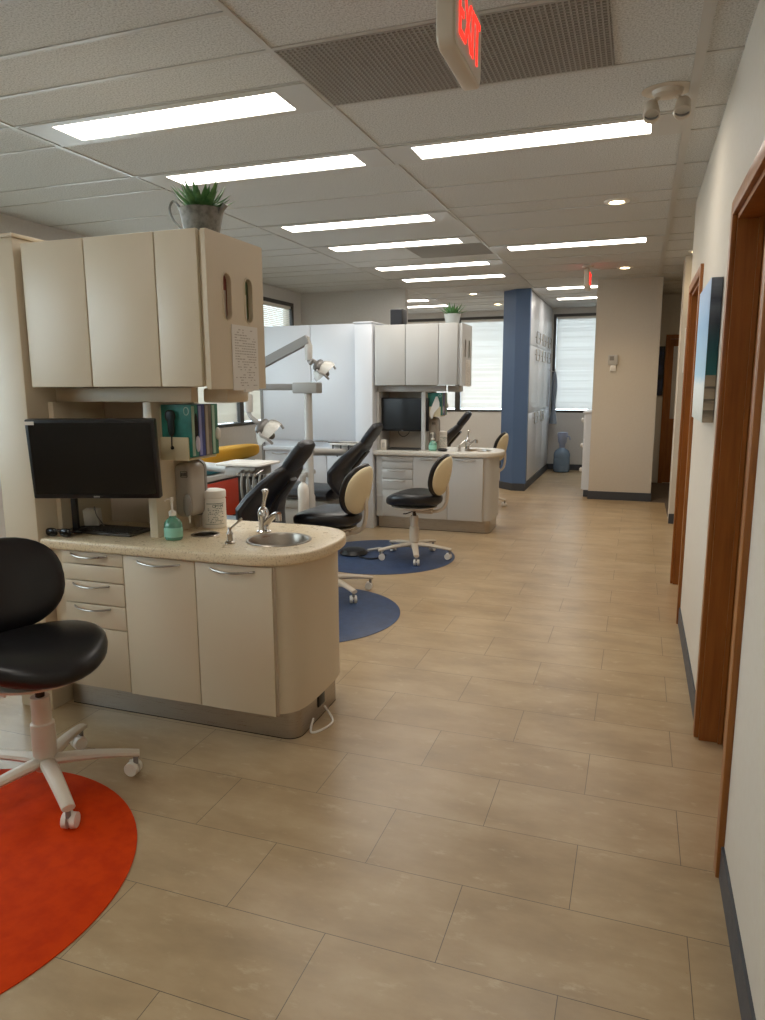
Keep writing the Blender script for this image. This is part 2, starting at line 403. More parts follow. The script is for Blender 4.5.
# thermostat wall and the side passage
CX0, CX1, CY = -.545, .205, 9.45
struct('wall_column', M().box(CX0, CX1, CY, 11.3, 0, H), WALLW, label='cream wall block carrying the thermostat', cat='wall')
struct('baseboard_column', M().box(CX0-.008, CX1+.008, CY-.008, 11.3, 0, .105), BASEB, label='dark baseboard round the thermostat wall', cat='baseboard')
struct('wall_passage', M().box(.37, 1.6, 8.0, 8.36, 0, H).box(XR+.16, 1.6, WE-.16, WE, 0, H).box(1.45, 1.6, YB, YF, 0, H), WALLW, label='side passage walls, outer one run on unseen to shut out sky', cat='wall')  # outer wall extended behind the corridor to block stray sky light
struct('baseboard_passage', M().box(.362, 1.45, 7.992, 8.0, 0, .105), BASEB, label='dark baseboard at the passage corner', cat='baseboard')
m = M().box(CX1, .37, 11.3, 11.42, 0, H).box(.80, 1.45, 11.3, 11.42, 0, H).box(.37, .80, 11.3, 11.42, 2.1, H)
struct('wall_passage_end', m, WALLG, label='end of the narrow passage beside the thermostat wall', cat='wall')
d = thing('door_3', 'glazed wooden door at the end of the narrow passage', 'door', kind='structure')
part('casing', M().box(.33, .39, 11.28, 11.3, 0, 2.14).box(.78, .84, 11.28, 11.3, 0, 2.14).box(.39, .78, 11.28, 11.3, 2.08, 2.14), WOOD, d)
lf = part('door_leaf', M().plate([(.39, 0.01), (.78, .01), (.78, 2.08), (.39, 2.08)], [[(.44, .95), (.73, .95), (.73, 1.98), (.44, 1.98)]], 11.33, 11.37, 'y'), WOOD, d)
bl = M()
for i in range(40): bl.obox((.585, 11.35, .97+i*.0255), .288, .002, .022, (math.radians(20), 0, 0))
part('door_blind', bl, BLIND, lf)
struct('trim_2', M().box(CX1, 1.45, 9.42, 11.3, 0, .006).box(.37, 1.45, 8.36, 9.42, 0, .006), CARPET, label='dark carpet of the side passage', cat='carpet')

# lockers with the blue end
lk = thing('locker_unit', 'tall white locker cabinet with blue end panel facing the corridor', 'cabinet', (-1.6, 11.2, 0))
part('blue_end_panel', M().plate([(-1.412, 9.9), (-1.412, 10.0), (-1.80, 10.35), (-1.80, 10.1), (-1.60, 9.9)], [], .1, H-.003), WALLB, lk, 'deep blue end panel')
part('plinth', M().plate([(-1.42, 9.885), (-1.42, YF-.01), (-1.80, YF-.01), (-1.812, 10.09), (-1.605, 9.885)], [], 0, .1), BASEB, lk)
part('body', M().plate([(-1.445, 10.01), (-1.445, YF-.01), (-1.8, YF-.01), (-1.8, 10.36)], [], .1, H-.003), LAMW, lk)
ys = [10.01, 10.98, 11.72, YF-.02]; zs = [.105, 1.06, 1.985, H-.01]
hy = [10.80, 11.48, 12.17]; hz = [.97, 1.87, 2.11]
for i in range(3):
    for j in range(3):
        dr = part('door', M().box(-1.445, -1.427, ys[i]+.004, ys[i+1]-.004, zs[j]+.004, zs[j+1]-.004, .002), LAMW, lk)
        if not (j == 0 and i == 2):
            hh = M(); q = rrect(hy[i]-.19, hy[i]+.19, hz[j]-.08, hz[j]+.08, .04)
            hh.tube([(-1.408, u, v) for u, v in q], .007, 6, True); hh.cyl((-1.43, hy[i]-.19, hz[j]), (-1.408, hy[i]-.19, hz[j]), .006).cyl((-1.43, hy[i]+.19, hz[j]), (-1.408, hy[i]+.19, hz[j]), .006)
            part('handle', hh, SATIN, dr)

# ------------------------------------------------------------------ ceiling fittings
def ceiling_light(x0, x1, y0, y1, lab, grp='fluorescent ceiling lights'):
    cx, cy = (x0+x1)/2, (y0+y1)/2
    t = thing('ceiling_light', lab, 'light', (cx, cy, H), group=grp)
    part('frame', M().plate([(x0-.16, y0-.045), (x1+.16, y0-.045), (x1+.16, y1+.045), (x0-.16, y1+.045)], [[(x0, y0), (x0, y1), (x1, y1), (x1, y0)]], H-.009, H-.001), GRIDM, t)
    dz = M().grid([x0+(x1-x0)*i/4 for i in range(5)], [y0+(y1-y0)*i/6 for i in range(7)], lambda x, y: H-.0055)
    part('diffuser', dz, LENS, t)
LX = (-2.755, -1.545); RX = (-1.21, -.012)
for (x0, x1), y0, lab in (
    (LX, 3.005, 'large fluorescent light nearest the viewer, above the big wall cabinet'),
    (LX, 3.905, 'second fluorescent light of the chair-side row, just above the succulent'),
    (LX, 5.405, 'third fluorescent light of the chair-side row'),
    (LX, 6.335, 'fourth fluorescent light of the chair-side row, before the mesh panel'),
    (LX, 7.585, 'fifth fluorescent light of the chair-side row, just past the mesh panel'),
    (LX, 8.515, 'sixth fluorescent light of the chair-side row, last before the blue pillar'),
    (RX, 3.905, 'fluorescent light over the corridor beside the emergency lamp'),
    (RX, 6.885, 'fluorescent light in mid corridor, between two recessed downlights'),
    (RX, 9.905, 'fluorescent light behind the distant exit sign, nearer of two'),
    (RX, 11.15, 'fluorescent light at the corridor end, close to the end window'),
    ((-4.25, -3.04), 10.55, 'distant fluorescent strip above the grey partition edge, upper of two'),
    ((-4.25, -2.95), 11.38, 'distant fluorescent strip above the end-wall windows, lower of two'),
    (LX, .645, 'added fluorescent light over the orange mat, overhead out of view'),  # extra lamp added out of view to light the foreground
    (RX, -.45, 'fluorescent light above the viewer')):
    ceiling_light(x0, x1, y0, y0+.21, lab)
def downlight(x, y, lab, w=DOWNLIGHT_W):
    t = thing('downlight', lab, 'light', (x, y, H), group='recessed downlights')
    part('trim_ring', M().lathe([(.05, -.004), (.055, -.012), (.085, -.008), (.088, -.001), (.05, -.001)], (x, y, H)), WHITEPL, t)
    part('bulb', M().lathe([(0, -.010), (.03, -.012), (.05, -.003)], (x, y, H)), BULB, t)
    ld = bpy.data.lights.new('downlight_lamp', 'SPOT'); ld.energy = w; ld.color = (1, .78, .5); ld.spot_size = math.radians(120); ld.spot_blend = .8; ld.shadow_soft_size = .05
    lo = bpy.data.objects.new('downlight_lamp', ld); COL.objects.link(lo); lo.parent = t; lo.location = (0, 0, -.03)
downlight(-.213, 5.51, 'recessed downlight over the corridor, nearer one, ahead of the mid-corridor strip')
downlight(-.213, 8.54, 'recessed downlight just in front of the thermostat wall')
downlight(.46, 7.75, 'tiny bright downlight at the passage opening', 3.0)
downlight(.6, 10.2, 'added downlight brightening the narrow passage, out of view', 10)  # unseen lamp, added to lift the dark passage
downlight(-2.24, 10.17, 'distant downlight above the white plant pot')
downlight(-2.16, 11.6, 'farthest downlight, beside the top of the blue pillar')
for (x0, x1, y0, y1, lab) in ((-1.366, -.158, 2.667, 3.240, 'large egg-crate return air grille behind the near exit sign'), (-2.1, -1.394, 6.62, 7.19, 'smaller mesh air grille between distant ceiling lights')):
    t = thing('air_grille', lab, 'air vent', ((x0+x1)/2, (y0+y1)/2, H), group='ceiling air grilles')
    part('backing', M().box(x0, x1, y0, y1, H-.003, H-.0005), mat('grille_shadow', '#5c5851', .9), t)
    gm = M(); st = .020
    for i in range(int((x1-x0)/st)+1): gm.box(x0+i*st-.0028, x0+i*st+.0028, y0, y1, H-.008, H-.002)
    for i in range(int((y1-y0)/st)+1): gm.box(x0, x1, y0+i*st-.0028, y0+i*st+.0028, H-.008, H-.002)
    part('lattice', gm, mat('grille_metal', '#aaa69e', .5), t)
def exit_sign(x, y0, y1, z0, lab, bent=0):
    t = thing('exit_sign', lab, 'exit sign', (x, (y0+y1)/2, H), group='illuminated exit signs')
    z1 = z0+.20
    part('housing', M().plate(rrect(y0, y1, z0, z1, .035), [], x-.024, x+.024, 'x', .006), BEIGE, t)
    part('stem', M().cyl((x, (y0+y1)/2, z1-.01), (x, (y0+y1)/2, H-.012), .012).lathe([(0, -.02), (.05, -.018), (.06, -.001), (0, -.001)], (x, (y0+y1)/2, H)), BEIGE, t)
    for sgn in (1, -1):
        fp = part('face_plate', M().plate(rrect(y0+.012, y1-.012, z0+.012, z1-.012, .025), [], x+sgn*.024, x+sgn*.027, 'x'), WHITEPL, t)
        tx = text_mesh('EXIT', .19, .0015)
        R = Matrix(((0, 0, sgn, x+sgn*.0285), (sgn, 0, 0, (y0+y1)/2), (0, 1, 0, (z0+z1)/2), (0, 0, 0, 1)))
        tx.xf(Matrix.Translation((0, 0, 0)) @ R @ Matrix.Diagonal((.68, .95, 1, 1)))
        part('lettering', tx, REDLED, fp, 'red illuminated letters EXIT')
exit_sign(-.533, 2.02, 2.36, 2.335, 'exit sign with red letters hanging close overhead, seen edge-on')
exit_sign(-.585, 8.15, 8.49, 2.455, 'small distant exit sign hanging near the thermostat wall')
t = thing('emergency_light', 'twin-headed emergency lamp on the ceiling by the corridor wall', 'emergency light', (.05, 3.58, H))
part('canopy', M().lathe([(0, -.03), (.035, -.03), (.05, -.02), (.055, -.004), (.09, -.003), (.09, -.0005)], (.05, 3.58, H), sx=1.2), BEIGE, t)
for sx, ang in ((-1, .5), (1, -.3)):
    a = Vector((.05+sx*.03, 3.58, H-.02)); b = a + Vector((sx*.035, -.01, -.045))
    hd = part('lamp_head', M().tube([b+Vector((0, .03, .02)), b+Vector((0, .01, .005)), b+Vector((sx*-.004, -.045, -.05)), b+Vector((sx*-.004, -.05, -.055))], [.018, .03, .036, .032], 16), BEIGE, t)
    part('neck', M().tube([a, a+Vector((sx*.02, 0, -.02)), b], .010), BEIGE, t)
    part('reflector', M().lathe([(0, -.006), (.015, -.004), (.028, .004)]).xf(Matrix.Translation(b+Vector((sx*-.004, -.053, -.058))) @ Matrix.Rotation(math.radians(50), 4, 'X')), MGREY, hd)

# ------------------------------------------------------------------ cabinet units
def bow_handle(x0, x1, y, z, out=.028, drop=.006):
    n = 12; pts = [(x0, y+.004, z)] + [(x0+(x1-x0)*i/n, y - out*math.sin(PI*i/n)**.7 - .002, z - drop*math.sin(PI*i/n)) for i in range(n+1)] + [(x1, y+.004, z)]
    return M().tube(pts, .0045, 8)
def leaf(m, base, d, length, width, curl):
    """a succulent leaf: thick, tapered, arching"""
    d = Vector(d).normalized(); side = d.cross(Vector((0, 0, 1))).normalized(); rings = []
    for i in range(8):
        t = i/7; w = width*(math.sin(PI*min(1, .25+t*.75))**.8)*(1-t*.55) if i < 7 else .0008
        p = Vector(base) + d*length*t + Vector((0, 0, -curl*length*t*t))
        nrm = side.cross(d); rings.append([p + side*w*math.cos(2*PI*k/8) + nrm*(w*.35)*math.sin(2*PI*k/8) for k in range(8)])
    m.loft(rings)
LAM_N, COUNTER_N = LAM, COUNTER
def unit(off, second):
    O = off
    LAM, COUNTER = (LAM_DAYLIT, COUNTER_DAYLIT) if second else (LAM_N, COUNTER_N)  # far unit takes the daylight-whitened copies of laminate and worktop
    W = 'far' if second else 'near'
    where = 'far sink unit' if second else 'nearest sink unit'
    # base cabinet
    c = thing('base_cabinet', ('daylight-paled' if second else 'large beige') + ' base cabinet with rounded end and drawers, ' + ('farther down the room' if second else 'nearest the viewer'), 'cabinet', (-1.85, 2.7, 0), O, group='sink base cabinets')
    EX = [(-1.46+.226*x, 2.72+.288*y) for x, y in [(math.copysign(abs(math.cos(a))**(2/4), math.cos(a)), math.copysign(abs(math.sin(a))**(2/4), math.sin(a))) for a in [-PI/2 + PI*i/28 for i in range(29)]]]
    body = [(-2.415, 2.433)] + EX + [(-2.415, 3.008)]
    inn = [(-2.38, 2.46), (-1.31, 2.46), (-1.26, 2.60), (-1.26, 2.85), (-1.31, 2.98), (-2.38, 2.98)]
    part('body', M().plate(body, [], .128, .64).plate(body, [inn], .64, .7525), LAM, c)
    pl = [(-2.41, 2.485)] + [(-1.31+.055*math.cos(a), 2.54-.055*1*math.cos(a+PI/2)*-1 - 0) for a in []] + [(-1.315 + .06*math.sin(a), 2.545 - .06*math.cos(a)) for a in [PI/2*i/8 for i in range(9)]] + [(-1.262, 2.90), (-1.30, 2.95), (-2.41, 2.97)]
    part('plinth', M().plate(pl, [], .004, .1275), STEEL, c, 'brushed steel plinth')
    part('plinth_foot', M().plate([(x*1.0, y) for x, y in pl], [], 0, .004), BLACKPL, c)
    fy0, fy1 = 2.415, 2.433
    X0, X1, X2, X3 = -2.345, -2.02, -1.665, -1.312
    for a, b, h in ((.694, .748, 1), (.620, .690, 0), (.518, .616, 1), (.411, .514, 1), (.132, .407, 0)):
        d = part('drawer', M().box(X0+.002, X1-.002, fy0, fy1, a, b, .003), LAM, c)
        if h: part('handle', bow_handle(-2.29, -2.10, fy0, b-.012), SATIN, d)
    for a, b, h0, h1 in ((X1, X2, -1.945, -1.735), (X2, X3, -1.59, -1.39)):
        d = part('door', M().box(a+.002, b-.002, fy0, fy1, .128, .748, .003), LAM, c)
        part('handle', bow_handle(h0, h1, fy0, .728), SATIN, d)
    part('end_strip', M().box(-1.3105, -1.3085, 2.424, 2.436, .128, .748), LAMD, c)
    # worktop
    out = [(-2.43, 2.39)] + [(-1.49+.32*math.copysign(abs(math.cos(a))**(2/2.7), math.cos(a)), 2.715+.325*math.copysign(abs(math.sin(a))**(2/2.7), math.sin(a))) for a in [-PI/2 + PI*i/40 for i in range(41)]] + [(-2.43, 3.04)]
    SX, SY, SR = -1.42, 2.685, .128
    HX, HY = -1.785, 2.685
    solo('worktop', ('daylight-paled rounded worktop with sink on the far base cabinet' if second else 'cream speckled worktop with rounded end on the nearest base cabinet'), 'worktop',
         M().plate(out, [ellipse(SX, SY, SR, SR, 40), ellipse(HX, HY, .055, .055, 28)], .7535, .80, 'z', .012), COUNTER, (-1.85, 2.7, .7535), O, group='rounded worktops')
    s = thing('sink', 'round steel sink bowl in the ' + ('far worktop' if second else 'nearest worktop'), 'sink', (SX, SY, .7), O, group='round sinks')
    part('bowl', M().lathe([(SR+.012, .8005), (SR+.010, .804), (SR-.001, .803), (SR-.006, .79), (SR-.012, .70), (SR-.05, .672), (.022, .668), (.022, .66), (0, .66)], (SX, SY, 0), 40), STEEL, s)
    part('drain', M().lathe([(0, .670), (.012, .671), (.024, .669), (.024, .665)], (SX, SY, 0), 20), CHROME, s)
    ch = thing('waste_chute', 'round waste hole with steel ring in the ' + ('far worktop' if second else 'nearest worktop below the soap dispenser'), 'waste hole', (HX, HY, .7), O, group='worktop waste holes')
    part('ring', M().lathe([(.064, .8005), (.062, .803), (.055, .8035), (.053, .80), (.0535, .665), (.0525, .665), (.051, .80)], (HX, HY, 0), 32), STEEL, ch)
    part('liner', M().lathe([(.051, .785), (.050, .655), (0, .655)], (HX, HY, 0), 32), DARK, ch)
    # faucet
    f = thing('faucet', 'chrome lever faucet behind the ' + ('far sink' if second else 'nearest sink'), 'faucet', (-1.561, 2.811, .80), O, group='lever faucets')
    fx, fy = -1.561, 2.811
    part('body', M().lathe([(.032, .80), (.033, .806), (.024, .812), (.022, .85), (.025, .872), (.026, .89), (.019, .906), (.012, .914), (0, .916)], (fx, fy, 0), 20), CHROME, f)
    part('spout', M().tube([(fx+.015, fy-.005, .84), (fx+.05, fy-.025, .870), (fx+.085, fy-.045, .892), (fx+.11, fy-.06, .895)], [.016, .014, .013, .013], 12, sub=4).cyl((fx+.106, fy-.058, .898), (fx+.107, fy-.059, .868), .015), CHROME, f)
    part('lever', M().tube([(fx, fy, .91), (fx+.006, fy-.002, .94), (fx+.014, fy-.004, .972), (fx+.016, fy-.005, .985)], [.011, .008, .011, .014], 12, sub=4).sell((fx+.016, fy-.005, .988), .015, .015, .011, 2), CHROME, f)
    r = thing('rinse_tap', 'small metal lever tap on the ' + ('far worktop' if second else 'nearest worktop, in front of the canister'), 'tap', (-1.585, 2.562, .80), O, group='small lever taps')
    rx, ry = -1.585, 2.562
    part('body', M().lathe([(.022, .80), (.022, .805), (.013, .81), (.012, .835), (.015, .84), (.008, .852), (.007, .866), (0, .868)], (rx, ry, 0), 18), SATIN, r)
    part('lever', M().tube([(rx, ry, .858), (rx+.03, ry+.01, .885), (rx+.05, ry+.02, .905)], [.004, .0045, .006], 8), CHROME, r)
    # tall end panel and back structure
    e = thing('tall_end_panel', 'tall beige end panel at the ' + ('white storage side of the far cabinets' if second else 'window side of the nearest cabinets'), 'panel', (-2.52, 2.7, 0), O, group='tall end panels')
    part('panel', M().box(-2.62, -2.435, 2.385, 3.04, 0, 2.05, .006), LAMW if second else LAM, e)
    part('cap', M().box(-2.63, -2.428, 2.378, 3.05, 2.05, 2.066, .003), LAMW if second else LAM, e)
    nb = thing('monitor_niche', 'recessed beige back panel and frame behind the ' + ('far' if second else 'nearest') + ' monitor', 'panel', (-2.1, 2.83, .80), O, group='monitor niches')
    part('back_panel', M().box(-2.433, -1.905, 2.823, 2.86, .8005, 2.02), LAMD, nb)
    part('stile', M().box(-1.975, -1.933, 2.55, 2.823, .8005, 1.384, .003), LAM, nb)
    part('stile', M().box(-2.433, -2.405, 2.50, 2.823, .8005, 1.384, .003), LAM, nb)
    part('valance', M().box(-2.433, -1.73, 2.55, 2.60, 1.3845, 1.444, .003).box(-2.433, -1.933, 2.60, 2.823, 1.3845, 1.40), LAM, nb)
    part('wire_box', M().box(-1.73, -1.61, 2.63, 2.81, 1.38, 1.442, .012), LAM, nb)
    # wall cabinet
    w = thing('wall_cabinet', ('daylight-paled' if second else 'large beige') + ' three-door wall cabinet above the ' + where, 'cabinet', (-1.98, 2.6, 1.447), O, group='wall cabinets over the sinks')
    part('body', M().box(-2.42, -1.562, 2.42, 2.82, 1.449, 1.466).box(-2.42, -1.562, 2.42, 2.82, 2.006, 2.022).box(-2.42, -2.404, 2.42, 2.82, 1.466, 2.006).box(-2.404, -1.562, 2.8, 2.8195, 1.466, 2.006).box(-1.78, -1.765, 2.42, 2.8, 1.466, 2.006).box(-1.585, -1.562, 2.42, 2.465, 1.466, 2.006), LAM, w)
    for a, b in ((-2.412, -2.098), (-2.094, -1.766), (-1.762, -1.576)):
        part('door', M().box(a, b, 2.400, 2.4195, 1.447, 2.027, .005), LAM_DAYLIT if second else LAM, w)
    slots = []
    for yc in (2.53, 2.695):
        slots.append(ellipse(yc, 1.85, .032, .032, 10, 2, 0, PI, False) + ellipse(yc, 1.735, .032, .032, 10, 2, PI, 2*PI, False))
    sd = part('side_door', M().plate(rrect(2.392, 2.82, 1.437, 2.022, .006, 2), slots, -1.552, -1.532, 'x'), LAM_DAYLIT if second else LAM, w)
    for q in slots: part('slot_trim', M().tube([(-1.532, u, v) for u, v in q], .004, 6, True), LAM, sd)
    for yc, mt, nm, lb in ((2.545, mat('pink_card', '#a5665e', .7), 'card_box', 'reddish box behind the first slot of the '), (2.705, mat('green_card', '#6f8560', .7), 'card_box', 'greenish box behind the second slot of the ')):
        bx_ = thing(nm, lb + ('far' if second else 'nearest') + ' cabinet end', 'box', (-1.64, yc, 1.467), O, group='boxes behind the cabinet end slots')
        part('carton', M().box(-1.70, -1.5565, yc-.05, yc+.055, 1.467, 1.90, .003), mt, bx_)
        part('paper_strip', M().box(-1.5563, -1.5545, yc-.002, yc+.012, 1.70, 1.82), PAPER, bx_)
    ns = thing('notice_sheet', 'printed notice in a clear sleeve on the end of the ' + ('far' if second else 'nearest') + ' wall cabinet', 'notice', (-1.535, 2.66, 1.45), O, group='notices on the cabinet ends')
    part('sheet', M().box(-1.5315, -1.529, 2.55, 2.755, 1.432, 1.69), PAPER, ns)
    tx = M(); rnd = random.Random(3)
    for i in range(22):
        z = 1.672-i*.0105; y = 2.57
        while y < 2.73:
            ww = rnd.uniform(.006, .02)
            if rnd.random() < (.85 if 2 < i < 13 else .45): tx.box(-1.529, -1.5285, y, min(y+ww, 2.738), z-.002, z+.002)
            y += ww+.005
    part('print', tx, mat('faded_print'+W, '#b0a99f', .7), ns)
    if not second:
        cl = M()
        part('clip', M().box(-1.532, -1.523, 2.63, 2.69, 1.425, 1.437), WHITEPL, ns)
    # monitor
    if not second:
        mo = thing('monitor', 'black computer monitor with white sticker on the nearest worktop', 'monitor', (-2.08, 2.352, 1.157), rz=math.radians(18.5), local=True, group='computer monitors')
        tilt = Matrix.Rotation(math.radians(5), 4, 'X')
    else:
        mo = thing('monitor', 'black computer monitor in the niche of the far sink unit', 'monitor', (-2.247, 6.97, 1.155), rz=0, local=True, group='computer monitors')
        tilt = Matrix.Identity(4)
    mw, mh = (.262, .164) if not second else (.274, .168)
    part('casing', M().box(-mw, mw, 0, .04, -mh, mh, .006).box(-.15, .15, .04, .06, -.1, .1, .01).xf(tilt), BLACKPL, mo)
    part('screen', M().box(-mw+.014, mw-.014, -.0015, .001, -mh+.02, mh-.014).xf(tilt), SCREEN, mo)
    part('sticker', M().box(-mw+.003, -mw+.04, -.0025, -.0012, mh-.022, mh-.008).xf(tilt), PAPER, mo, 'white sticker')
    lg = M()
    for i in range(5): lg.box(-.012+i*.005, -.0085+i*.005, -.0012, -.0005, -mh+.006, -mh+.012)
    part('logo', lg.xf(tilt), LGREY, mo)
    if not second:
        part('stand', M().box(-.205, -.18, .215, .24, -.338, -.05, .004).box(-.225, -.16, .185, .265, -.340, -.332, .003).box(-.20, -.02, .05, .24, -.07, -.03, .004).box(-.06, .06, .04, .065, -.08, .06), BLACKPL, mo)
        sg = thing('sunglasses', 'dark sunglasses lying on the nearest worktop beside the tall panel', 'sunglasses', (-2.366, 2.46, .80))
        for sx in (-1, 1):
            part('lens', M().sell((-2.366+sx*.034, 2.432+sx*.004, .821), .031, .012, .019, 2.6), SCREEN, sg)
            part('temple', M().tube([(-2.366+sx*.0655, 2.442, .828), (-2.366+sx*.035, 2.50, .818), (-2.366+sx*.01, 2.53, .816)], .003, 6), mat('dark_red_frame', '#3a1c1e', .3), sg)
        part('bridge', M().tube([(-2.378, 2.424, .827), (-2.366, 2.421, .831), (-2.354, 2.425, .827)], .003, 6), BLACKPL, sg)
        wb = thing('cable_box', 'small white adapter box with wires under the nearest monitor', 'adapter', (-2.35, 2.63, .80))
        part('case', M().obox((-2.352, 2.632, .857), .07, .045, .075, (.15, 0, .3), .004), WHITEPL, wb)
        part('wire', M().tube([(-2.33, 2.62, .885), (-2.31, 2.60, .91), (-2.30, 2.60, .87), (-2.28, 2.62, .82)], .003, 6, sub=4), MGREY, wb)
    else:
        wb = thing('desk_box', 'small white box at the panel end of the far worktop', 'box', (-2.375, 2.56, .80), O)
        part('case', M().box(-2.405, -2.345, 2.54, 2.58, .801, .90, .004), WHITEPL, wb)
        part('stripe', M().box(-2.39, -2.36, 2.538, 2.5405, .82, .87), LGREY, wb)
        cb = solo('loop_cable', 'black cable hanging in a loop below the far monitor', 'cable', M().tube([(-2.24, 2.63, 1.0), (-2.23, 2.61, .96), (-2.18, 2.60, .93), (-2.13, 2.61, .96), (-2.12, 2.63, 1.0)], .004, 6, sub=5), BLACKPL, (-2.18, 2.62, .93), O)
        mu = thing('computer_mouse', 'black mouse on the far worktop by the faucet', 'mouse', (-1.74, 2.5, .80), O)
        part('shell', M().sell((-1.74, 2.5, .815), .05, .032, .017, 2.3), BLACKPL, mu); part('wheel', M().cyl((-1.708, 2.495, .826), (-1.708, 2.505, .826), .006), MGREY, mu)
    kb = thing('keyboard', 'dark flat keyboard under the ' + ('far' if second else 'nearest') + ' monitor', 'keyboard', (-2.19, 2.60, .80), O, group='keyboards')
    kx0, kx1, ky0, ky1 = (-2.40, -2.06, 2.52, 2.69) if not second else (-2.33, -1.99, 2.5, 2.63)
    part('tray', M().box(kx0, kx1, ky0, ky1, .801, .812, .004), mat('keyboard_grey', '#4a4640', .5), kb)
    km = M()
    for i in range(5):
        for j in range(14): km.box(kx0+.012+j*(kx1-kx0-.03)/14, kx0+.03+j*(kx1-kx0-.03)/14, ky0+.015+i*.027, ky0+.036+i*.027, .812, .8165)
    part('keys', km, mat('key_black', '#2a2826', .5), kb)
    # glove boxes on their rack
    rk = thing('glove_box_rack', 'cream tray holding glove boxes on the niche side of the ' + where, 'rack', (-1.86, 2.7, 1.15), O, group='glove box racks')
    part('tray', M().box(-1.9325, -1.79, 2.596, 2.606, 1.135, 1.235, .003).box(-1.9325, -1.795, 2.606, 2.82, 1.135, 1.147, .003).box(-1.9325, -1.927, 2.606, 2.82, 1.147, 1.36), CREAM, rk)
    part('dot', M().cyl((-1.868, 2.5955, 1.19), (-1.868, 2.592, 1.19), .008), BLACKPL, rk, 'black knob')
    cols = [('teal', '#2f8377', '#9fb7a8'), ('blue', '#3a4a92', '#8f95c8'), ('grey', '#7c7469', '#a59d90'), ('green', '#3f7f68', '#a3c0ae')]
    yy = 2.608
    for i, (cn, c1, c2) in enumerate(cols):
        th = .052
        lab = '%s glove box in the rack of the %s, %s' % (cn, where, ['in front', 'behind the teal box', 'behind the blue box', 'rearmost'][i])
        gb = thing('glove_box', lab, 'glove box', (-1.853, yy+th/2, 1.147), O, group='glove boxes in the racks')
        part('carton', M().plate([(yy, 1.149), (yy+th-.002, 1.149), (yy+th-.002, 1.372), (yy, 1.372)], [], -1.926, -1.778, 'x'), speckle('carton_'+cn+W, c1, '#' + ''.join('%02x' % int(int(c1[k:k+2], 16)*.8) for k in (1, 3, 5)), 12, .4, .6, .5), gb)
        part('side_print', M().box(-1.778, -1.7765, yy+.004, yy+th*.45, 1.155, 1.366), mat('print_'+cn+W, c2, .5), gb)
        if i == 0:
            part('opening', M().plate(ellipse(yy+th*.68, 1.265, .011, .07, 24), [], -1.778, -1.7755, 'x'), DARK, gb)
            part('glove_tip', M().sell((-1.772, yy+th*.68, 1.205), .008, .012, .035, 2), mat('lilac_glove'+W, '#c4bfd0', .6), gb)
            part('emblem', M().tube([(-1.80+.012*math.cos(a*PI/8), 2.6075, 1.345+.016*math.sin(a*PI/8)) for a in range(16)], .002, 6, True), mat('emblem'+W, '#b9cfc4', .5), gb)
        if i == 3: part('glove_tip', M().sell((-1.773, yy+.04, 1.24), .012, .014, .028, 2), PAPER, gb)
        yy += th
    if not second:
        hs = thing('handset', 'black handset hanging by its cord in front of the teal glove box', 'handset', (-1.875, 2.6, 1.28))
        part('grip', M().sell((-1.872, 2.598, 1.29), .017, .008, .05, 3).sell((-1.875, 2.598, 1.325), .026, .008, .026, 2.4), mat('handset_black', '#1d2926', .4), hs)
        part('cord', M().tube([(-1.87, 2.596, 1.245), (-1.869, 2.593, 1.22), (-1.868, 2.59, 1.19)], .003, 6), BLACKPL, hs)
    else:
        ti = solo('paper_towel_sheet', 'white paper sheet pulled out in front of the far teal glove box', 'paper', M().loft([[(-1.87+dx, 2.594+dy, z), (-1.87+dx+w_, 2.594+dy, z), (-1.87+dx+w_, 2.598+dy, z), (-1.87+dx, 2.598+dy, z)] for dx, dy, z, w_ in ((.03, 0, 1.335, .02), (.01, -.008, 1.28, .06), (-.01, -.004, 1.235, .08), (-.03, -.012, 1.18, .05), (-.02, -.006, 1.12, .02))]), PAPER, (-1.86, 2.6, 1.12), O)
    # soap dispenser
    sdp = thing('soap_dispenser', 'grey wall soap dispenser above the waste hole of the ' + where, 'soap dispenser', (-1.88, 2.78, .86), O, group='wall soap dispensers')
    part('housing', M().plate(rrect(-1.945, -1.855, .868, 1.112, .035), [], 2.69, 2.822, 'y', .02), mat('dispenser_grey'+W, '#a39c92', .35), sdp)
    part('back_plate', M().plate(rrect(-1.955, -1.853, .86, 1.12, .04), [], 2.805, 2.8225, 'y'), MGREY, sdp)
    part('lever', M().sell((-1.872, 2.685, .925), .018, .02, .05, 2.3), MGREY, sdp)
    part('nozzle', M().cyl((-1.868, 2.69, .88), (-1.862, 2.685, .845), .006, .003), WHITEPL, sdp)
    bd = M().plate(rrect(-1.902, -1.866, 1.05, 1.078, .003, 2), [rrect(-1.8995, -1.8685, 1.0525, 1.0755, .002, 2)], 2.687, 2.690, 'y')
    for k in range(4): bd.box(-1.897+k*.0072, -1.893+k*.0072, 2.687, 2.69, 1.056, 1.072)
    part('badge', bd, mat('badge_dark'+W, '#4b4843', .5), sdp)
    # pump bottle
    pb = thing('soap_bottle', 'green hand soap pump bottle on the ' + ('far worktop' if second else 'nearest worktop beside the monitor'), 'soap bottle', (-1.855, 2.56, .80), O, group='green pump bottles')
    bx, by = -1.853, 2.548
    part('bottle', M().lathe([(0, .801), (.033, .801), (.037, .806), (.038, .86), (.036, .875), (.022, .893), (.013, .90), (.013, .908), (0, .908)], (bx, by, 0), 28, 1.08, .9), GREENGEL, pb)
    part('label', M().lathe([(.0384, .815), (.0386, .82), (.0386, .852), (.0384, .856)], (bx, by, 0), 28, 1.085, .905), mat('bottle_label'+W, '#8fc9b4', .5), pb)
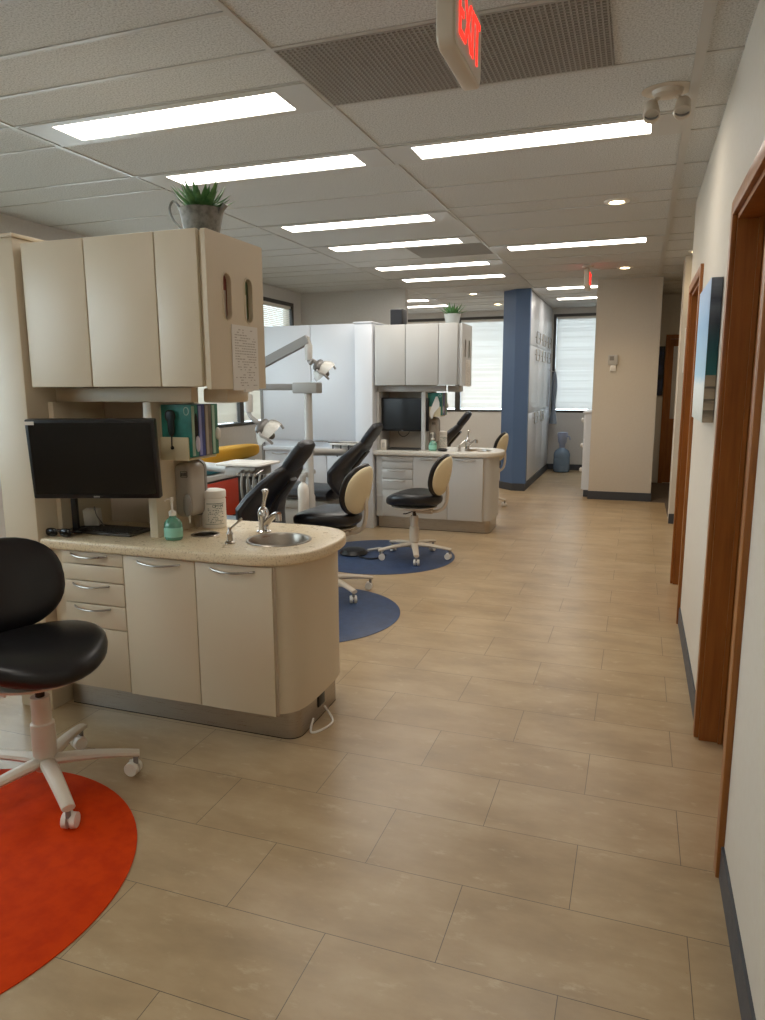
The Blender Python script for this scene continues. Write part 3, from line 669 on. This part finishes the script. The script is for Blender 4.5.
    part('pump', M().lathe([(.015, .905), (.016, .907), (.016, .922), (.008, .926), (.005, .93), (.005, .965), (.008, .967), (.008, .983), (0, .985)], (bx, by, 0), 16).tube([(bx, by, .976), (bx-.012, by-.02, .978), (bx-.016, by-.028, .971)], .004, 8), WHITEPL, pb)
    # wipes canister
    cn = thing('wipes_canister', 'white disinfectant wipes canister with printed label on the ' + ('far' if second else 'nearest') + ' worktop', 'canister', (-1.843, 2.852, .80), O, group='wipes canisters')
    cxx, cyy = -1.843, 2.852
    part('tub', M().lathe([(0, .801), (.054, .801), (.056, .806), (.056, .93), (.052, .938), (0, .938)], (cxx, cyy, 0), 32), WHITEPL, cn)
    part('lid', M().lathe([(.053, .938), (.0575, .942), (.0575, .968), (.054, .974), (.03, .98), (0, .981)], (cxx, cyy, 0), 32), WHITEPL, cn)
    lb_ = M()
    A0 = -PI/2-.05
    arc = lambda a, z, r=.0566: (cxx+r*math.cos(a), cyy+r*math.sin(a), z)
    for (z0, z1, a0, a1) in [(.915, .918, A0, A0+1.5), (.82, .822, A0-.2, A0+1.5)]: lb_.loft([[arc(a0+(a1-a0)*i/10, z0), arc(a0+(a1-a0)*i/10, z1), arc(a0+(a1-a0)*i/10, z1, .0562), arc(a0+(a1-a0)*i/10, z0, .0562)] for i in range(11)])
    rnd = random.Random(5)
    for i in range(9):
        z = .893-i*.008; a = A0+.1
        while a < A0+1.35:
            w_ = rnd.uniform(.05, .18)
            if rnd.random() < .75: lb_.loft([[arc(a, z-.0015), arc(a, z+.0015), arc(a, z+.0015, .0562), arc(a, z-.0015, .0562)], [arc(a+w_, z-.0015), arc(a+w_, z+.0015), arc(a+w_, z+.0015, .0562), arc(a+w_, z-.0015, .0562)]])
            a += w_+.05
    part('printed_label', lb_, mat('label_ink'+W, '#6f7a70', .6), cn)
    for k, chh in enumerate('OPTIM'):
        a = A0+.62+k*.17; tm = text_mesh(chh, .019, .0004)
        tm.xf(Matrix.Translation(arc(a, .904, .0568)) @ Matrix.Rotation(a+PI/2, 4, 'Z') @ Matrix.Rotation(PI/2, 4, 'X'))
        part('letter', tm, mat('letter_green'+W, '#2d5a45', .5), cn)
    return c
unit((0, 0, 0), False)
U2 = (-.065, 4.40, 0)
unit(U2, True)
# potted plants on the wall cabinets
def plant(x, y, z, sc_, pot_m, lab, watering, seed):
    t = thing('potted_succulent', lab, 'potted plant', (x, y, z), group='potted succulents')
    r = .082*sc_; h = .105*sc_
    part('pot', M().lathe([(0, 0), (r*.72, 0), (r*.78, h*.1), (r, h*.97), (r*1.04, h), (r*.98, h), (r*.9, h*.88), (0, h*.88)], (x, y, z), 28), pot_m, t)
    if watering:
        part('handle', M().tube([(x-r*.8, y, z+h*.25), (x-r*1.5, y, z+h*.7), (x-r*1.72, y, z+h*1.15), (x-r*1.5, y, z+h*1.4), (x-r*1.2, y, z+h*1.2), (x-r*.98, y, z+h*.9)], .005, 8, sub=5), GALV, t)
        part('spout', M().tube([(x+r*.9, y, z+h*.85), (x+r*1.15, y, z+h*1.0), (x+r*1.3, y, z+h*1.12)], [.012, .010, .012], 10), GALV, t)
    lm = M(); rnd = random.Random(seed)
    for k in range(30):
        a = k*2.4; el = .12 + 1.2*(k/30)
        d = (math.cos(a)*math.cos(el), math.sin(a)*math.cos(el), math.sin(el))
        leaf(lm, (x+.02*sc_*math.cos(a), y+.02*sc_*math.sin(a), z+h*.97), d, rnd.uniform(.10, .14)*sc_*(1-.25*k/30), .019*sc_, rnd.uniform(-.55, -.1) if k < 18 else rnd.uniform(-.1, .2))
    part('leaves', lm, GREENLEAF, t)
plant(-1.675, 2.60, 2.0275, 1.05, GALV, 'succulent in a galvanised watering-can pot on top of the nearest wall cabinet', True, 1)
plant(-1.765, 7.08, 2.0275, 1.0, mat('pale_pot', '#b7bcbb', .5), 'succulent in a pale pot on top of the far wall cabinet', False, 2)
t = thing('speaker_box', 'small black box on top of the far cabinets', 'speaker', (-2.33, 7.15, 2.022))
part('case', M().box(-2.40, -2.27, 7.05, 7.2, 2.023, 2.20, .006), BLACKPL, t); part('front_grille', M().box(-2.392, -2.278, 7.044, 7.05, 2.03, 2.192), mat('speaker_cloth', '#2c2e33', .9), t)
# cable by the plinth
solo('power_cable', 'white cable looping on the floor at the steel plinth corner', 'cable', M().tube([(-1.246, 2.62, .04), (-1.235, 2.57, .0055), (-1.205, 2.585, .0055), (-1.182, 2.66, .0055), (-1.20, 2.715, .0055), (-1.244, 2.73, .05)], .005, 8, sub=6), WHITEPL, (-1.24, 2.74, 0))
solo('plinth_gap_infill', 'black socket for a dark gap in the side of the nearest steel plinth', 'infill', M().box(-1.262, -1.252, 2.69, 2.76, .055, .12, .004), BLACKPL, (-1.256, 2.72, .05))  # black box standing in for a small dark gap

# ------------------------------------------------------------------ tall white storage unit beside the far cabinets
t = thing('storage_cabinet', 'tall white storage cabinet behind the second dental chair', 'cabinet', (-3.2, 7.2, 0))
sx0, sx1, sy = -3.79, -2.70, 6.90
part('body', M().box(sx0, sx1, sy+.02, 7.44, .08, .768).box(sx0, sx1, sy+.02, 7.44, .8105, 2.062), LAMW, t)
part('plinth', M().box(sx0+.01, sx1, sy+.06, 7.44, 0, .08), BASEB, t)
part('end_trim', M().box(sx0-.03, sx0, sy-.005, 7.44, 0, 2.07), MGREY, t)
part('shelf_top', M().box(sx0, sx1, sy-.03, 7.44, .768, .81, .005), LAMW, t)
for a, b in ((sx0, -3.222), (-3.218, sx1)):
    part('door', M().box(a+.002, b-.002, sy, sy+.0195, .885, 2.06, .003), LAMW, t)
for a, b in ((sx0, -3.43), (-3.426, -3.06), (-3.056, sx1)):
    d = part('door', M().box(a+.002, b-.002, sy, sy+.0195, .085, .765, .003), LAMW, t)
    part('handle', bow_handle(a+.09, b-.09, sy, .735), SATIN, d)
hb = part('handle', M().box(-3.30, -3.05, sy-.02, sy, .868, .876), SATIN, t)

# ------------------------------------------------------------------ round floor mats
for x, y, r, m_, lab in ((-1.96, 1.35, .625, ORANGE_M, 'round orange floor mat under the nearest stool'), (-1.96, 4.05, .61, BLUE_M, 'round blue floor mat nearer the viewer, partly hidden by the nearest cabinet'), (-2.02, 5.68, .63, BLUE_M, 'round blue floor mat before the far base cabinet'), (-2.0, 8.6, .62, BLUE_M, 'round mat in the last bay, hidden behind the far unit')):
    if y > 8: continue
    solo('floor_mat', lab, 'mat', M().lathe([(0, .0005), (r, .0005), (r, .003), (r-.004, .0045), (0, .0045)], (x, y, 0), 96), m_, (x, y, 0), group='round floor mats')

# ------------------------------------------------------------------ stools
def stool(x, y, rz, lab, seatz=.50, leg0=0.3, cup=CREAM, back=True, zbase=.0045):
    t = thing('operator_stool', lab, 'stool', (x, y, zbase), rz=rz, group='wheeled operator stools', local=True)
    rl = .30
    part('hub', M().lathe([(0, .085), (.036, .085), (.04, .10), (.038, .125), (.03, .145), (0, .145)]), BEIGE, t)
    for k in range(5):
        a = leg0 + 2*PI*k/5; c, s = math.cos(a), math.sin(a)
        rings = []
        for i in range(9):
            u = i/8; rr = .02+rl*u; zc = .115 - .03*u**2 ; w = .03-.008*u; hgt = .020-.008*u
            rings.append([(c*rr - s*w*math.cos(q)*1.0, s*rr + c*w*math.cos(q)*1.0, zc + hgt*math.sin(q)) for q in [2*PI*j/10 for j in range(10)]])
        lg = part('leg', M().loft(rings), BEIGE, t)
        cx_, cy_ = c*(rl+.005), s*(rl+.005)
        part('stem', M().cyl((cx_, cy_, .045), (cx_, cy_, .085), .009), MGREY, lg)
        ca = a + random.uniform(-.9, .9)
        cc, cs = math.cos(ca), math.sin(ca); px_, py_ = cx_ - cc*.012, cy_ - cs*.012
        cm = M()
        for sd in (-1, 1):
            o0 = Vector((px_ - cs*sd*.006, py_ + cc*sd*.006, .0275)); o1 = Vector((px_ - cs*sd*.023, py_ + cc*sd*.023, .0275))
            cm.cyl(o0, o1, .027, .0255, 26)
        cm.obox((px_, py_, .042), .03, .012, .03, (0, 0, ca), .004)
        part('caster', cm, WHITEPL, t)
    part('column', M().lathe([(.041, .14), (.041, .26), (.034, .265), (.033, .36), (0, .36)], n=20), BEIGE, t)
    part('piston', M().cyl((0, 0, .355), (0, 0, seatz-.06), .016, None, 14), mat('dark_bronze', '#3a2c22', .4, .6), t)
    part('seat_plate', M().lathe([(0, seatz-.075), (.10, seatz-.075), (.19, seatz-.052), (.195, seatz-.042), (0, seatz-.042)], n=28).box(-.16, -.02, -.035, .035, seatz-.105, seatz-.07, .006), BEIGE, t)
    sm = M().sell((0, 0, 0), .238, .235, .062, 2.7, None, 36, 18)
    for v in sm.bm.verts:
        v.co.z += seatz+.018 + .022*(v.co.y/.22)**2 - .02*max(0, v.co.x/.22)**2
    part('seat', sm, BLACKVINYL, t)
    part('tilt_lever', M().tube([(0, .06, seatz-.085), (.02, .18, seatz-.085), (.03, .21, seatz-.08)], .005, 8), BLACKPL, t)
    if back:
        part('back_bar', M().tube([(-.10, 0, seatz-.085), (-.20, 0, seatz-.08), (-.265, 0, seatz-.03), (-.285, 0, seatz+.08), (-.275, 0, seatz+.2)], .014, 10, sub=4), BEIGE, t)
        R = Matrix.Rotation(math.radians(-12), 3, 'Y')
        bmz = M().sell((0, 0, 0), .042, .22, .178, 2.3, None, 30, 18)
        for v in bmz.bm.verts:
            v.co.x += .05*(v.co.y/.215)**2
            v.co = R @ v.co + Vector((-.24, 0, seatz+.222))
        part('back_cushion', bmz, BLACKVINYL, t)
        sh = M().sell((0, 0, 0), .040, .205, .165, 2.2, None, 30, 18)
        for v in sh.bm.verts:
            v.co.x = v.co.x - .022 if v.co.x < 0 else -.022
            v.co.x += .05*(v.co.y/.215)**2
            v.co = R @ v.co + Vector((-.24, 0, seatz+.222))
        part('back_shell', sh, cup, t, 'cream plastic shell')
    return t
s1 = stool(-1.955, 1.86, math.radians(-19), 'black stool at the viewer end, standing on the orange mat', .50, math.radians(-36+19+2))
part('tag', M().obox((-.10, -.10, .40), .06, .002, .075, (.1, .1, .6)).cyl((-.10, -.10, .435), (-.09, -.08, .455), .003), PAPER, s1, 'white paper tag')
stool(-1.985, 4.48, math.radians(180), 'black stool behind the nearest worktop, cream back shell, on the nearer blue mat', .53, math.radians(180-34), zbase=.0045)
stool(-1.73, 5.70, math.radians(180), 'black stool with cream back shell in front of the far drawers', .49, math.radians(180-72+2))
stool(-1.75, 8.55, math.radians(180), 'stool behind the far worktop end, only its cream back and caster showing', .50, math.radians(180-10), zbase=0)

# ------------------------------------------------------------------ dental chairs
def sring(c, n_dir, hw, th, k=20, p=2.8):
    sg = lambda x: math.copysign(abs(x)**(2/p), x)
    c = Vector(c); n_dir = Vector(n_dir).normalized()
    return [c + Vector((0, hw*sg(math.cos(2*PI*i/k)), 0)) + n_dir*th*sg(math.sin(2*PI*i/k)) for i in range(k)]
def dental_chair(x, y, lab, dz=0.0):
    t = thing('dental_chair', lab, 'dental chair', (x, y, 0), group='reclined dental chairs', local=True)
    nb = (-.72, 0, .69)
    prof = [(-.235, .40, .11, .03, 1), (-.275, .44, .18, .045, 1), (-.325, .51, .25, .055, .9), (-.355, .59, .30, .058, .75), (-.35, .67, .32, .056, .4), (-.29, .75, .30, .05, .1), (-.21, .835, .26, .043, 0), (-.15, .895, .21, .036, 0), (-.115, .93, .15, .03, 0), (-.10, .945, .10, .02, 0)]
    part('backrest', M().loft([sring((a, 0, b+dz), (-.72*(1-q)-.95*q, 0, .69*(1-q)-.1*q), h, th) for a, b, h, th, q in prof]), NAVYVINYL, t)
    prof = [(-.165, .875, .08, .018), (-.155, .89, .115, .03), (-.105, .955, .14, .038), (-.05, 1.025, .14, .038), (-.015, 1.075, .115, .034), (-.005, 1.09, .08, .02)]
    part('headrest', M().loft([sring((a+.005, 0, b+dz), nb, h, th) for a, b, h, th in prof]), NAVYVINYL, t)
    part('back_frame', M().loft([sring((a+.03, 0, b-.045+dz), nb, .05, .012) for a, b in ((-.32, .60), (-.27, .74), (-.14, .89))]), BLACKPL, t)
    prof = [(-.40, .47, .18, .04), (-.42, .475, .24, .06), (-.60, .48, .26, .065), (-.85, .49, .26, .062), (-1.0, .51, .25, .055), (-1.15, .51, .23, .05), (-1.24, .49, .19, .045), (-1.28, .47, .13, .03)]
    part('seat', M().loft([sring((a, 0, b), (0, 0, 1), h, th) for a, b, h, th in prof]), NAVYVINYL, t)
    part('under_frame', M().box(-1.1, -.42, -.17, .17, .34, .43, .03).box(-.95, -.60, -.13, .13, .12, .36, .03), LGREY, t)
    part('floor_base', M().plate(rrect(-1.35, -.55, -.2, .2, .1), [], .001, .10, 'z', .03), LGREY, t)
    part('armrest', M().tube([(-.85, -.30, .50), (-.86, -.32, .62), (-.80, -.33, .69), (-.62, -.33, .705), (-.48, -.33, .71)], [.016, .018, .024, .026, .020], 10, sub=4), LGREY, t)
dental_chair(-2.00, 4.22, 'dental chair in the nearer bay, just behind the faucet, headrest up')
dental_chair(-2.15, 6.0, 'dental chair in front of the white storage cabinet, headrest before the monitor', .02)
dental_chair(-1.95, 8.75, 'dark dental chair in the last bay, headrest showing above the far worktop', .03)

# ------------------------------------------------------------------ dental lamps on posts
def dental_lamp(px_, py_, ex, tip, stem_len, head_dir, lab):
    t = thing('dental_lamp', lab, 'dental lamp', (px_, py_, 0), group='dental lamps on posts')
    part('post', M().lathe([(.045, 0.001), (.045, .5), (.036, .52), (.034, 1.40), (0, 1.40)], (px_, py_, 0), 20), LGREY, t)
    part('top_box', M().box(px_-.12, px_+.11, py_-.06, py_+.06, 1.385, 1.475, .012), mat('lamp_post_grey', '#9c9b97', .4), t)
    part('beam', M().box(ex-.04, px_-.10, py_-.03, py_+.03, 1.41, 1.465, .01), MGREY, t)
    part('elbow', M().cyl((ex, py_, 1.40), (ex, py_, 1.55), .04), LGREY, t)
    tx_, tz_ = tip
    d = Vector((tx_-ex, 0, tz_-1.52)); u = d.normalized(); nrm = Vector((-u.z, 0, u.x))
    rr = []
    for q in (Vector((ex, py_, 1.52)), Vector((tx_, py_, tz_))):
        rr.append([q + nrm*.036 + Vector((0, .03, 0)), q + nrm*.036 - Vector((0, .03, 0)), q - nrm*.036 - Vector((0, .03, 0)), q - nrm*.036 + Vector((0, .03, 0))])
    part('spring_arm', M().loft(rr), MGREY, t)
    b = Vector((tx_, py_, tz_-stem_len))
    part('drop_stem', M().cyl((tx_, py_, tz_+.02), b, .012).cyl((tx_, py_, tz_-.02), (tx_+.004, py_, tz_-.06), .022, .02).tube([b+Vector((0, 0, .13)), b+Vector((0, 0, .12)), b+Vector((.0, 0, .0))], [.03, .034, .03], 12), LGREY, t)
    h = b + Vector(head_dir)
    part('yoke', M().tube([b, b+Vector((.03, -.03, -.03)), h+Vector((-.05, -.03, .05)), h+Vector((-.02, -.01, .02))], [.018, .015, .018, .022], 10, sub=3), MGREY, t)
    R = Matrix.Translation(h) @ Matrix.Rotation(math.radians(-38), 4, 'Y') @ Matrix.Rotation(math.radians(20), 4, 'X') @ Matrix.Scale(1.25, 4)
    hd = part('lamp_housing', M().sell((0, 0, .01), .035, .095, .03, 2.4).sell((.0, 0, -.035), .025, .03, .05, 2.3).xf(R), mat('lamp_dark', '#55524e', .4), t)
    part('reflector', M().lathe([(.02, .012), (.07, .004), (.105, -.03), (.112, -.055), (.106, -.055), (.098, -.03), (.066, .0), (.02, .006)], n=28, sx=.75).xf(R), CLEARPL, t)
    part('reflector_core', M().lathe([(0, .004), (.05, .0), (.075, -.02), (.07, -.024), (.045, -.008), (0, -.004)], n=24, sx=.75).xf(R), mat('pale_mirror', '#d4d2c2', .5, 0), t)
    for s in (-1, 1):
        part('handle', M().tube([(0, s*.09, .0), (.01, s*.13, -.01), (.03, s*.14, -.05), (.03, s*.13, -.09)], .008, 8, sub=4).xf(R), MGREY, t)
dental_lamp(-2.645, 5.60, -3.33, (-2.63, 1.83), .17, (.10, 0, -.055), 'lamp on the arm above the second chair, before the white storage cabinet')
dental_lamp(-3.25, 4.66, -3.72, (-2.68, 1.62), .36, (.13, -.02, -.11), 'lamp below the end of the nearest wall cabinet, over the nearer chair')

# ------------------------------------------------------------------ delivery trays
def delivery(x, y, z, lab, arm_to, hoses, wide=.22):
    t = thing('instrument_tray', lab, 'instrument tray', (x, y, z), group='dental instrument trays')
    part('tray', M().plate(rrect(x-wide, x+wide, y-.15, y+.15, .03), [], z, z+.016, 'z', .004), WHITEPL, t)
    part('tray_liner', M().plate(rrect(x-wide+.03, x+wide-.03, y-.12, y+.12, .02), [], z+.0165, z+.019, 'z'), PAPER, t)
    part('console', M().box(x-.12, x+.12, y-.12, y+.12, z-.07, z-.002, .015), LGREY, t)
    part('support_arm', M().tube(arm_to, .032, 12, sub=3), LGREY, t)
    if hoses:
        for k in range(4):
            hx = x+.03+k*.045
            part('hose', M().tube([(hx, y-.13, z-.03), (hx+.01, y-.17, z-.12), (hx+.02, y-.16, z-.25), (hx+.03, y-.10, z-.33), (hx+.0, y-.05, z-.25), (hx-.01, y-.02, z-.1)], .009, 8, sub=5), mat('hose_grey', '#8b8880', .5), t)
        for k in range(4):
            hx = x+.03+k*.045
            part('handpiece', M().cyl((hx, y-.10, z-.025), (hx+.005, y-.21, z-.045), .008, .006), CHROME, t)
    else:
        for k in range(3):
            part('handpiece', M().tube([(x-.1+k*.08, y-.16, z+.0), (x-.08+k*.08, y-.20, z-.04), (x-.05+k*.08, y-.17, z-.1)], .008, 8, sub=3), BLACKPL, t)
        part('tray_rail', M().tube([(x-wide, y-.16, z+.03), (x+wide, y-.16, z+.03)], .006), CHROME, t)
delivery(-2.52, 4.35, .915, 'white instrument tray with hanging hoses beside the nearer chair', [(-2.62, 4.37, .87), (-2.9, 4.48, .87), (-3.25, 4.62, .87)], True, .18)
delivery(-2.62, 6.45, .885, 'slim instrument tray on the far side of the second chair', [(-2.62, 6.36, .82), (-2.63, 6.0, .85), (-2.645, 5.64, .885)], False, .15)
wb = thing('water_flask', 'white water flask hanging on the lamp post of the second chair', 'flask', (-2.662, 5.50, .36))
part('flask', M().lathe([(0, .37), (.04, .37), (.047, .38), (.048, .58), (.04, .61), (.018, .635), (.016, .66), (0, .66)], (-2.662, 5.50, 0), 24), WHITEPL, wb)
part('cap_bracket', M().lathe([(.024, .645), (.026, .65), (.026, .70), (0, .70)], (-2.662, 5.50, 0), 18).box(-2.675, -2.64, 5.50, 5.556, .68, .72, .006), LGREY, wb)
ft = thing('foot_pedal', 'black foot control with pale hose on the blue mat before the far cabinet', 'foot pedal', (-2.27, 5.66, .0045))
part('disc', M().lathe([(0, .005), (.12, .005), (.125, .015), (.10, .045), (.04, .06), (0, .06)], (-2.27, 5.66, 0), 28), BLACKPL, ft)
part('hose', M().tube([(-2.16, 5.72, .03), (-2.10, 5.86, .02), (-2.06, 5.84, .015), (-2.05, 5.75, .014)], .012, 8, sub=5), LGREY, ft, 'pale hose')
part('cord', M().tube([(-2.2, 5.57, .012), (-2.08, 5.50, .012), (-2.0, 5.55, .012), (-1.98, 5.68, .012)], .007, 8, sub=5), BLACKPL, ft, 'black cord')

# ------------------------------------------------------------------ low bench under the side windows
t = thing('window_bench', 'low bench with pale top and red front under the side windows', 'bench', (-4.2, 6.6, 0))
part('carcass', M().box(-4.44, -4.02, 5.2, 7.75, .06, .50), mat('bench_dark', '#3b3937', .6), t)
part('top', M().box(-4.455, -4.0, 5.15, 7.8, .502, .556, .008), LGREY, t)
for a, b in ((5.25, 6.0), (6.02, 6.68)): part('door', M().box(-4.02, -4.0, a, b, .10, .48, .004), RED, t)
part('foot_rail', M().box(-4.40, -4.08, 5.2, 7.75, 0, .06), DARK, t)
solo('bolster_cushion', 'long mustard cushion lying on the low window bench', 'cushion', M().sell((-4.26, 6.62, .708), .13, .98, .085, 4, None, 28, 14), ORANGE, (-4.26, 6.6, .62))
solo('seat_pad', 'thin teal pad under the mustard cushion on the window bench', 'cushion', M().sell((-4.22, 6.45, .588), .19, .95, .03, 5, None, 28, 12), TEAL, (-4.22, 6.45, .558))

# ------------------------------------------------------------------ corridor things
PA = M(); px0, px1, py0, py1, pz0, pz1 = .262, .306, 3.38, 4.0, 1.285, 1.885
cv = thing('canvas_picture', 'seascape canvas hanging between the two corridor doorways', 'picture', (.28, 3.75, 1.285))
def sea(name, stops, noise_amt):
    m = mat(name, '#8899aa', .6); tc = N(m, 'ShaderNodeTexCoord'); sp = N(m, 'ShaderNodeSeparateXYZ'); L(m, tc.outputs['Object'], sp.inputs[0])
    n = noise(m, coords(m, (1, 3, 9)), 5, 5, .6); a = N(m, 'ShaderNodeMath', operation='MULTIPLY_ADD'); a.inputs[1].default_value = noise_amt; L(m, n, a.inputs[0])
    s_ = N(m, 'ShaderNodeMath', operation='DIVIDE'); s_.inputs[1].default_value = .6; L(m, sp.outputs['Z'], s_.inputs[0]); L(m, s_.outputs[0], a.inputs[2])
    r = ramp(m, stops); L(m, a.outputs[0], r.inputs[0]); L(m, r.outputs[0], bsdf(m).inputs['Base Color']); return m
part('front_print', M().box(px0-.0015, px0, py0, py1, pz0, pz1), sea('seascape_front', [(.05, '#b9bdb4'), (.16, '#d9dbd6'), (.32, '#e1e5e4'), (.40, '#a9cbe0'), (.75, '#93b7d8'), (1.0, '#a9bfda')], .12), cv)
part('canvas', M().box(px0, px1, py0, py1, pz0, pz1, .003), sea('seascape_edge', [(.05, '#a89a86'), (.12, '#5b5346'), (.14, '#a89a86'), (.19, '#8d806e'), (.21, '#2f2b26'), (.23, '#a2947f'), (.28, '#8a7d6b'), (.30, '#3a352e'), (.32, '#9a8c78'), (.375, '#8f826f'), (.385, '#0f5a5c'), (.62, '#15454e'), (.75, '#3a404c'), (.85, '#5d6672'), (.9, '#3e4451'), (1.0, '#6c7480')], .10), cv)
pq = thing('wall_plaque', 'narrow white framed plaque just past the farther doorway', 'plaque', (.44, 7.99, 1.56))
part('frame', M().plate([(.405, 1.56), (.475, 1.56), (.475, 2.0), (.405, 2.0)], [[(.413, 1.568), (.413, 1.992), (.467, 1.992), (.467, 1.568)]], 7.975, 7.999, 'y'), WHITEPL, pq)
part('panel', M().box(.413, .467, 7.988, 7.994, 1.568, 1.992), mat('plaque_pink', '#cdb7ab', .6), pq)
part('loops', M().tube([(.44+.02*math.cos(a*PI/10), 7.985, 1.88+.07*math.sin(a*PI/10)) for a in range(20)], .005, 6, True).tube([(.44+.02*math.cos(a*PI/10), 7.985, 1.69+.07*math.sin(a*PI/10)) for a in range(20)], .005, 6, True), WHITEPL, pq)
th = thing('thermostat', 'small grey thermostat on the cream wall block', 'thermostat', (-.32, 9.44, 1.7))
part('case', M().box(-.375, -.265, 9.418, 9.449, 1.68, 1.80, .006), LGREY, th)
part('display', M().box(-.36, -.31, 9.416, 9.419, 1.735, 1.785), MGREY, th)
part('lower_unit', M().box(-.35, -.28, 9.425, 9.449, 1.605, 1.68, .005), WHITEPL, th)
wc = thing('drawer_cabinet', 'white drawer cabinet with pale knobs beside the thermostat wall', 'cabinet', (-.6, 9.9, 0))
part('body', M().box(-.63, -.555, 9.62, 10.5, .09, 1.08), LAMW, wc)
part('plinth', M().box(-.62, -.556, 9.63, 10.5, 0, .09), BASEB, wc)
part('top', M().box(-.66, -.555, 9.6, 10.52, 1.08, 1.105, .004), LAMW, wc)
for a, b in ((.10, .42), (.43, .74), (.75, 1.07)):
    d = part('drawer', M().box(-.648, -.63, 9.63, 10.49, a, b, .003), LAMW, wc)
    part('knob', M().sell((-.668, 9.75, b-.08), .022, .03, .03, 2), WHITEPL, d)
jg = thing('water_jug', 'blue water cooler bottle with hand pump below the end window', 'water bottle', (-1.16, 12.3, 0))
part('bottle', M().lathe([(0, .002), (.12, .002), (.135, .02), (.136, .10), (.130, .115), (.136, .13), (.136, .22), (.130, .235), (.136, .25), (.134, .31), (.11, .36), (.05, .40), (.035, .42), (0, .42)], (-1.16, 12.3, 0), 32), BLUEJUG, jg)
part('pump', M().lathe([(.045, .40), (.048, .41), (.05, .47), (.07, .50), (.085, .62), (.08, .66), (.03, .67), (0, .67)], (-1.16, 12.3, 0), 24).tube([(-1.12, 12.28, .58), (-1.05, 12.25, .60), (-1.03, 12.24, .54)], .012, 8, sub=3), mat('pump_blue', '#9aa5c0', .4), jg)
ct = thing('grey_apron', 'long grey apron hanging beside the lockers at the end window', 'apron', (-1.33, 12.4, .8))
rings = []
for i in range(12):
    u = i/11; z = 1.66-.86*u; w = .02+.05*u+.02*math.sin(u*7); rings.append([(-1.335+w*.8*math.cos(q)*(1+.15*math.sin(3*q+u*4)), 12.42+w*1.5*math.sin(q)*(1+.15*math.cos(4*q)), z) for q in [2*PI*k/18 for k in range(18)]])
part('cloth', M().loft(rings), mat('apron_grey', '#6f7680', .8), ct)
part('hook', M().tube([(-1.426, 12.42, 1.68), (-1.38, 12.42, 1.66), (-1.335, 12.42, 1.665), (-1.33, 12.42, 1.70)], .006, 8, sub=3), SATIN, ct)
pc = thing('passage_picture', 'narrow dark blue picture at the end of the passage', 'picture', (.26, 11.29, 1.3))
part('frame', M().plate([(.215, 1.28), (.325, 1.28), (.325, 1.98), (.215, 1.98)], [[(.225, 1.29), (.225, 1.97), (.315, 1.97), (.315, 1.29)]], 11.285, 11.299, 'y'), BLACKPL, pc)
part('print', M().box(.225, .315, 11.292, 11.297, 1.29, 1.97), speckle('night_blue_print', '#2f3d66', '#20222c', 6, .4, .6, .5), pc)
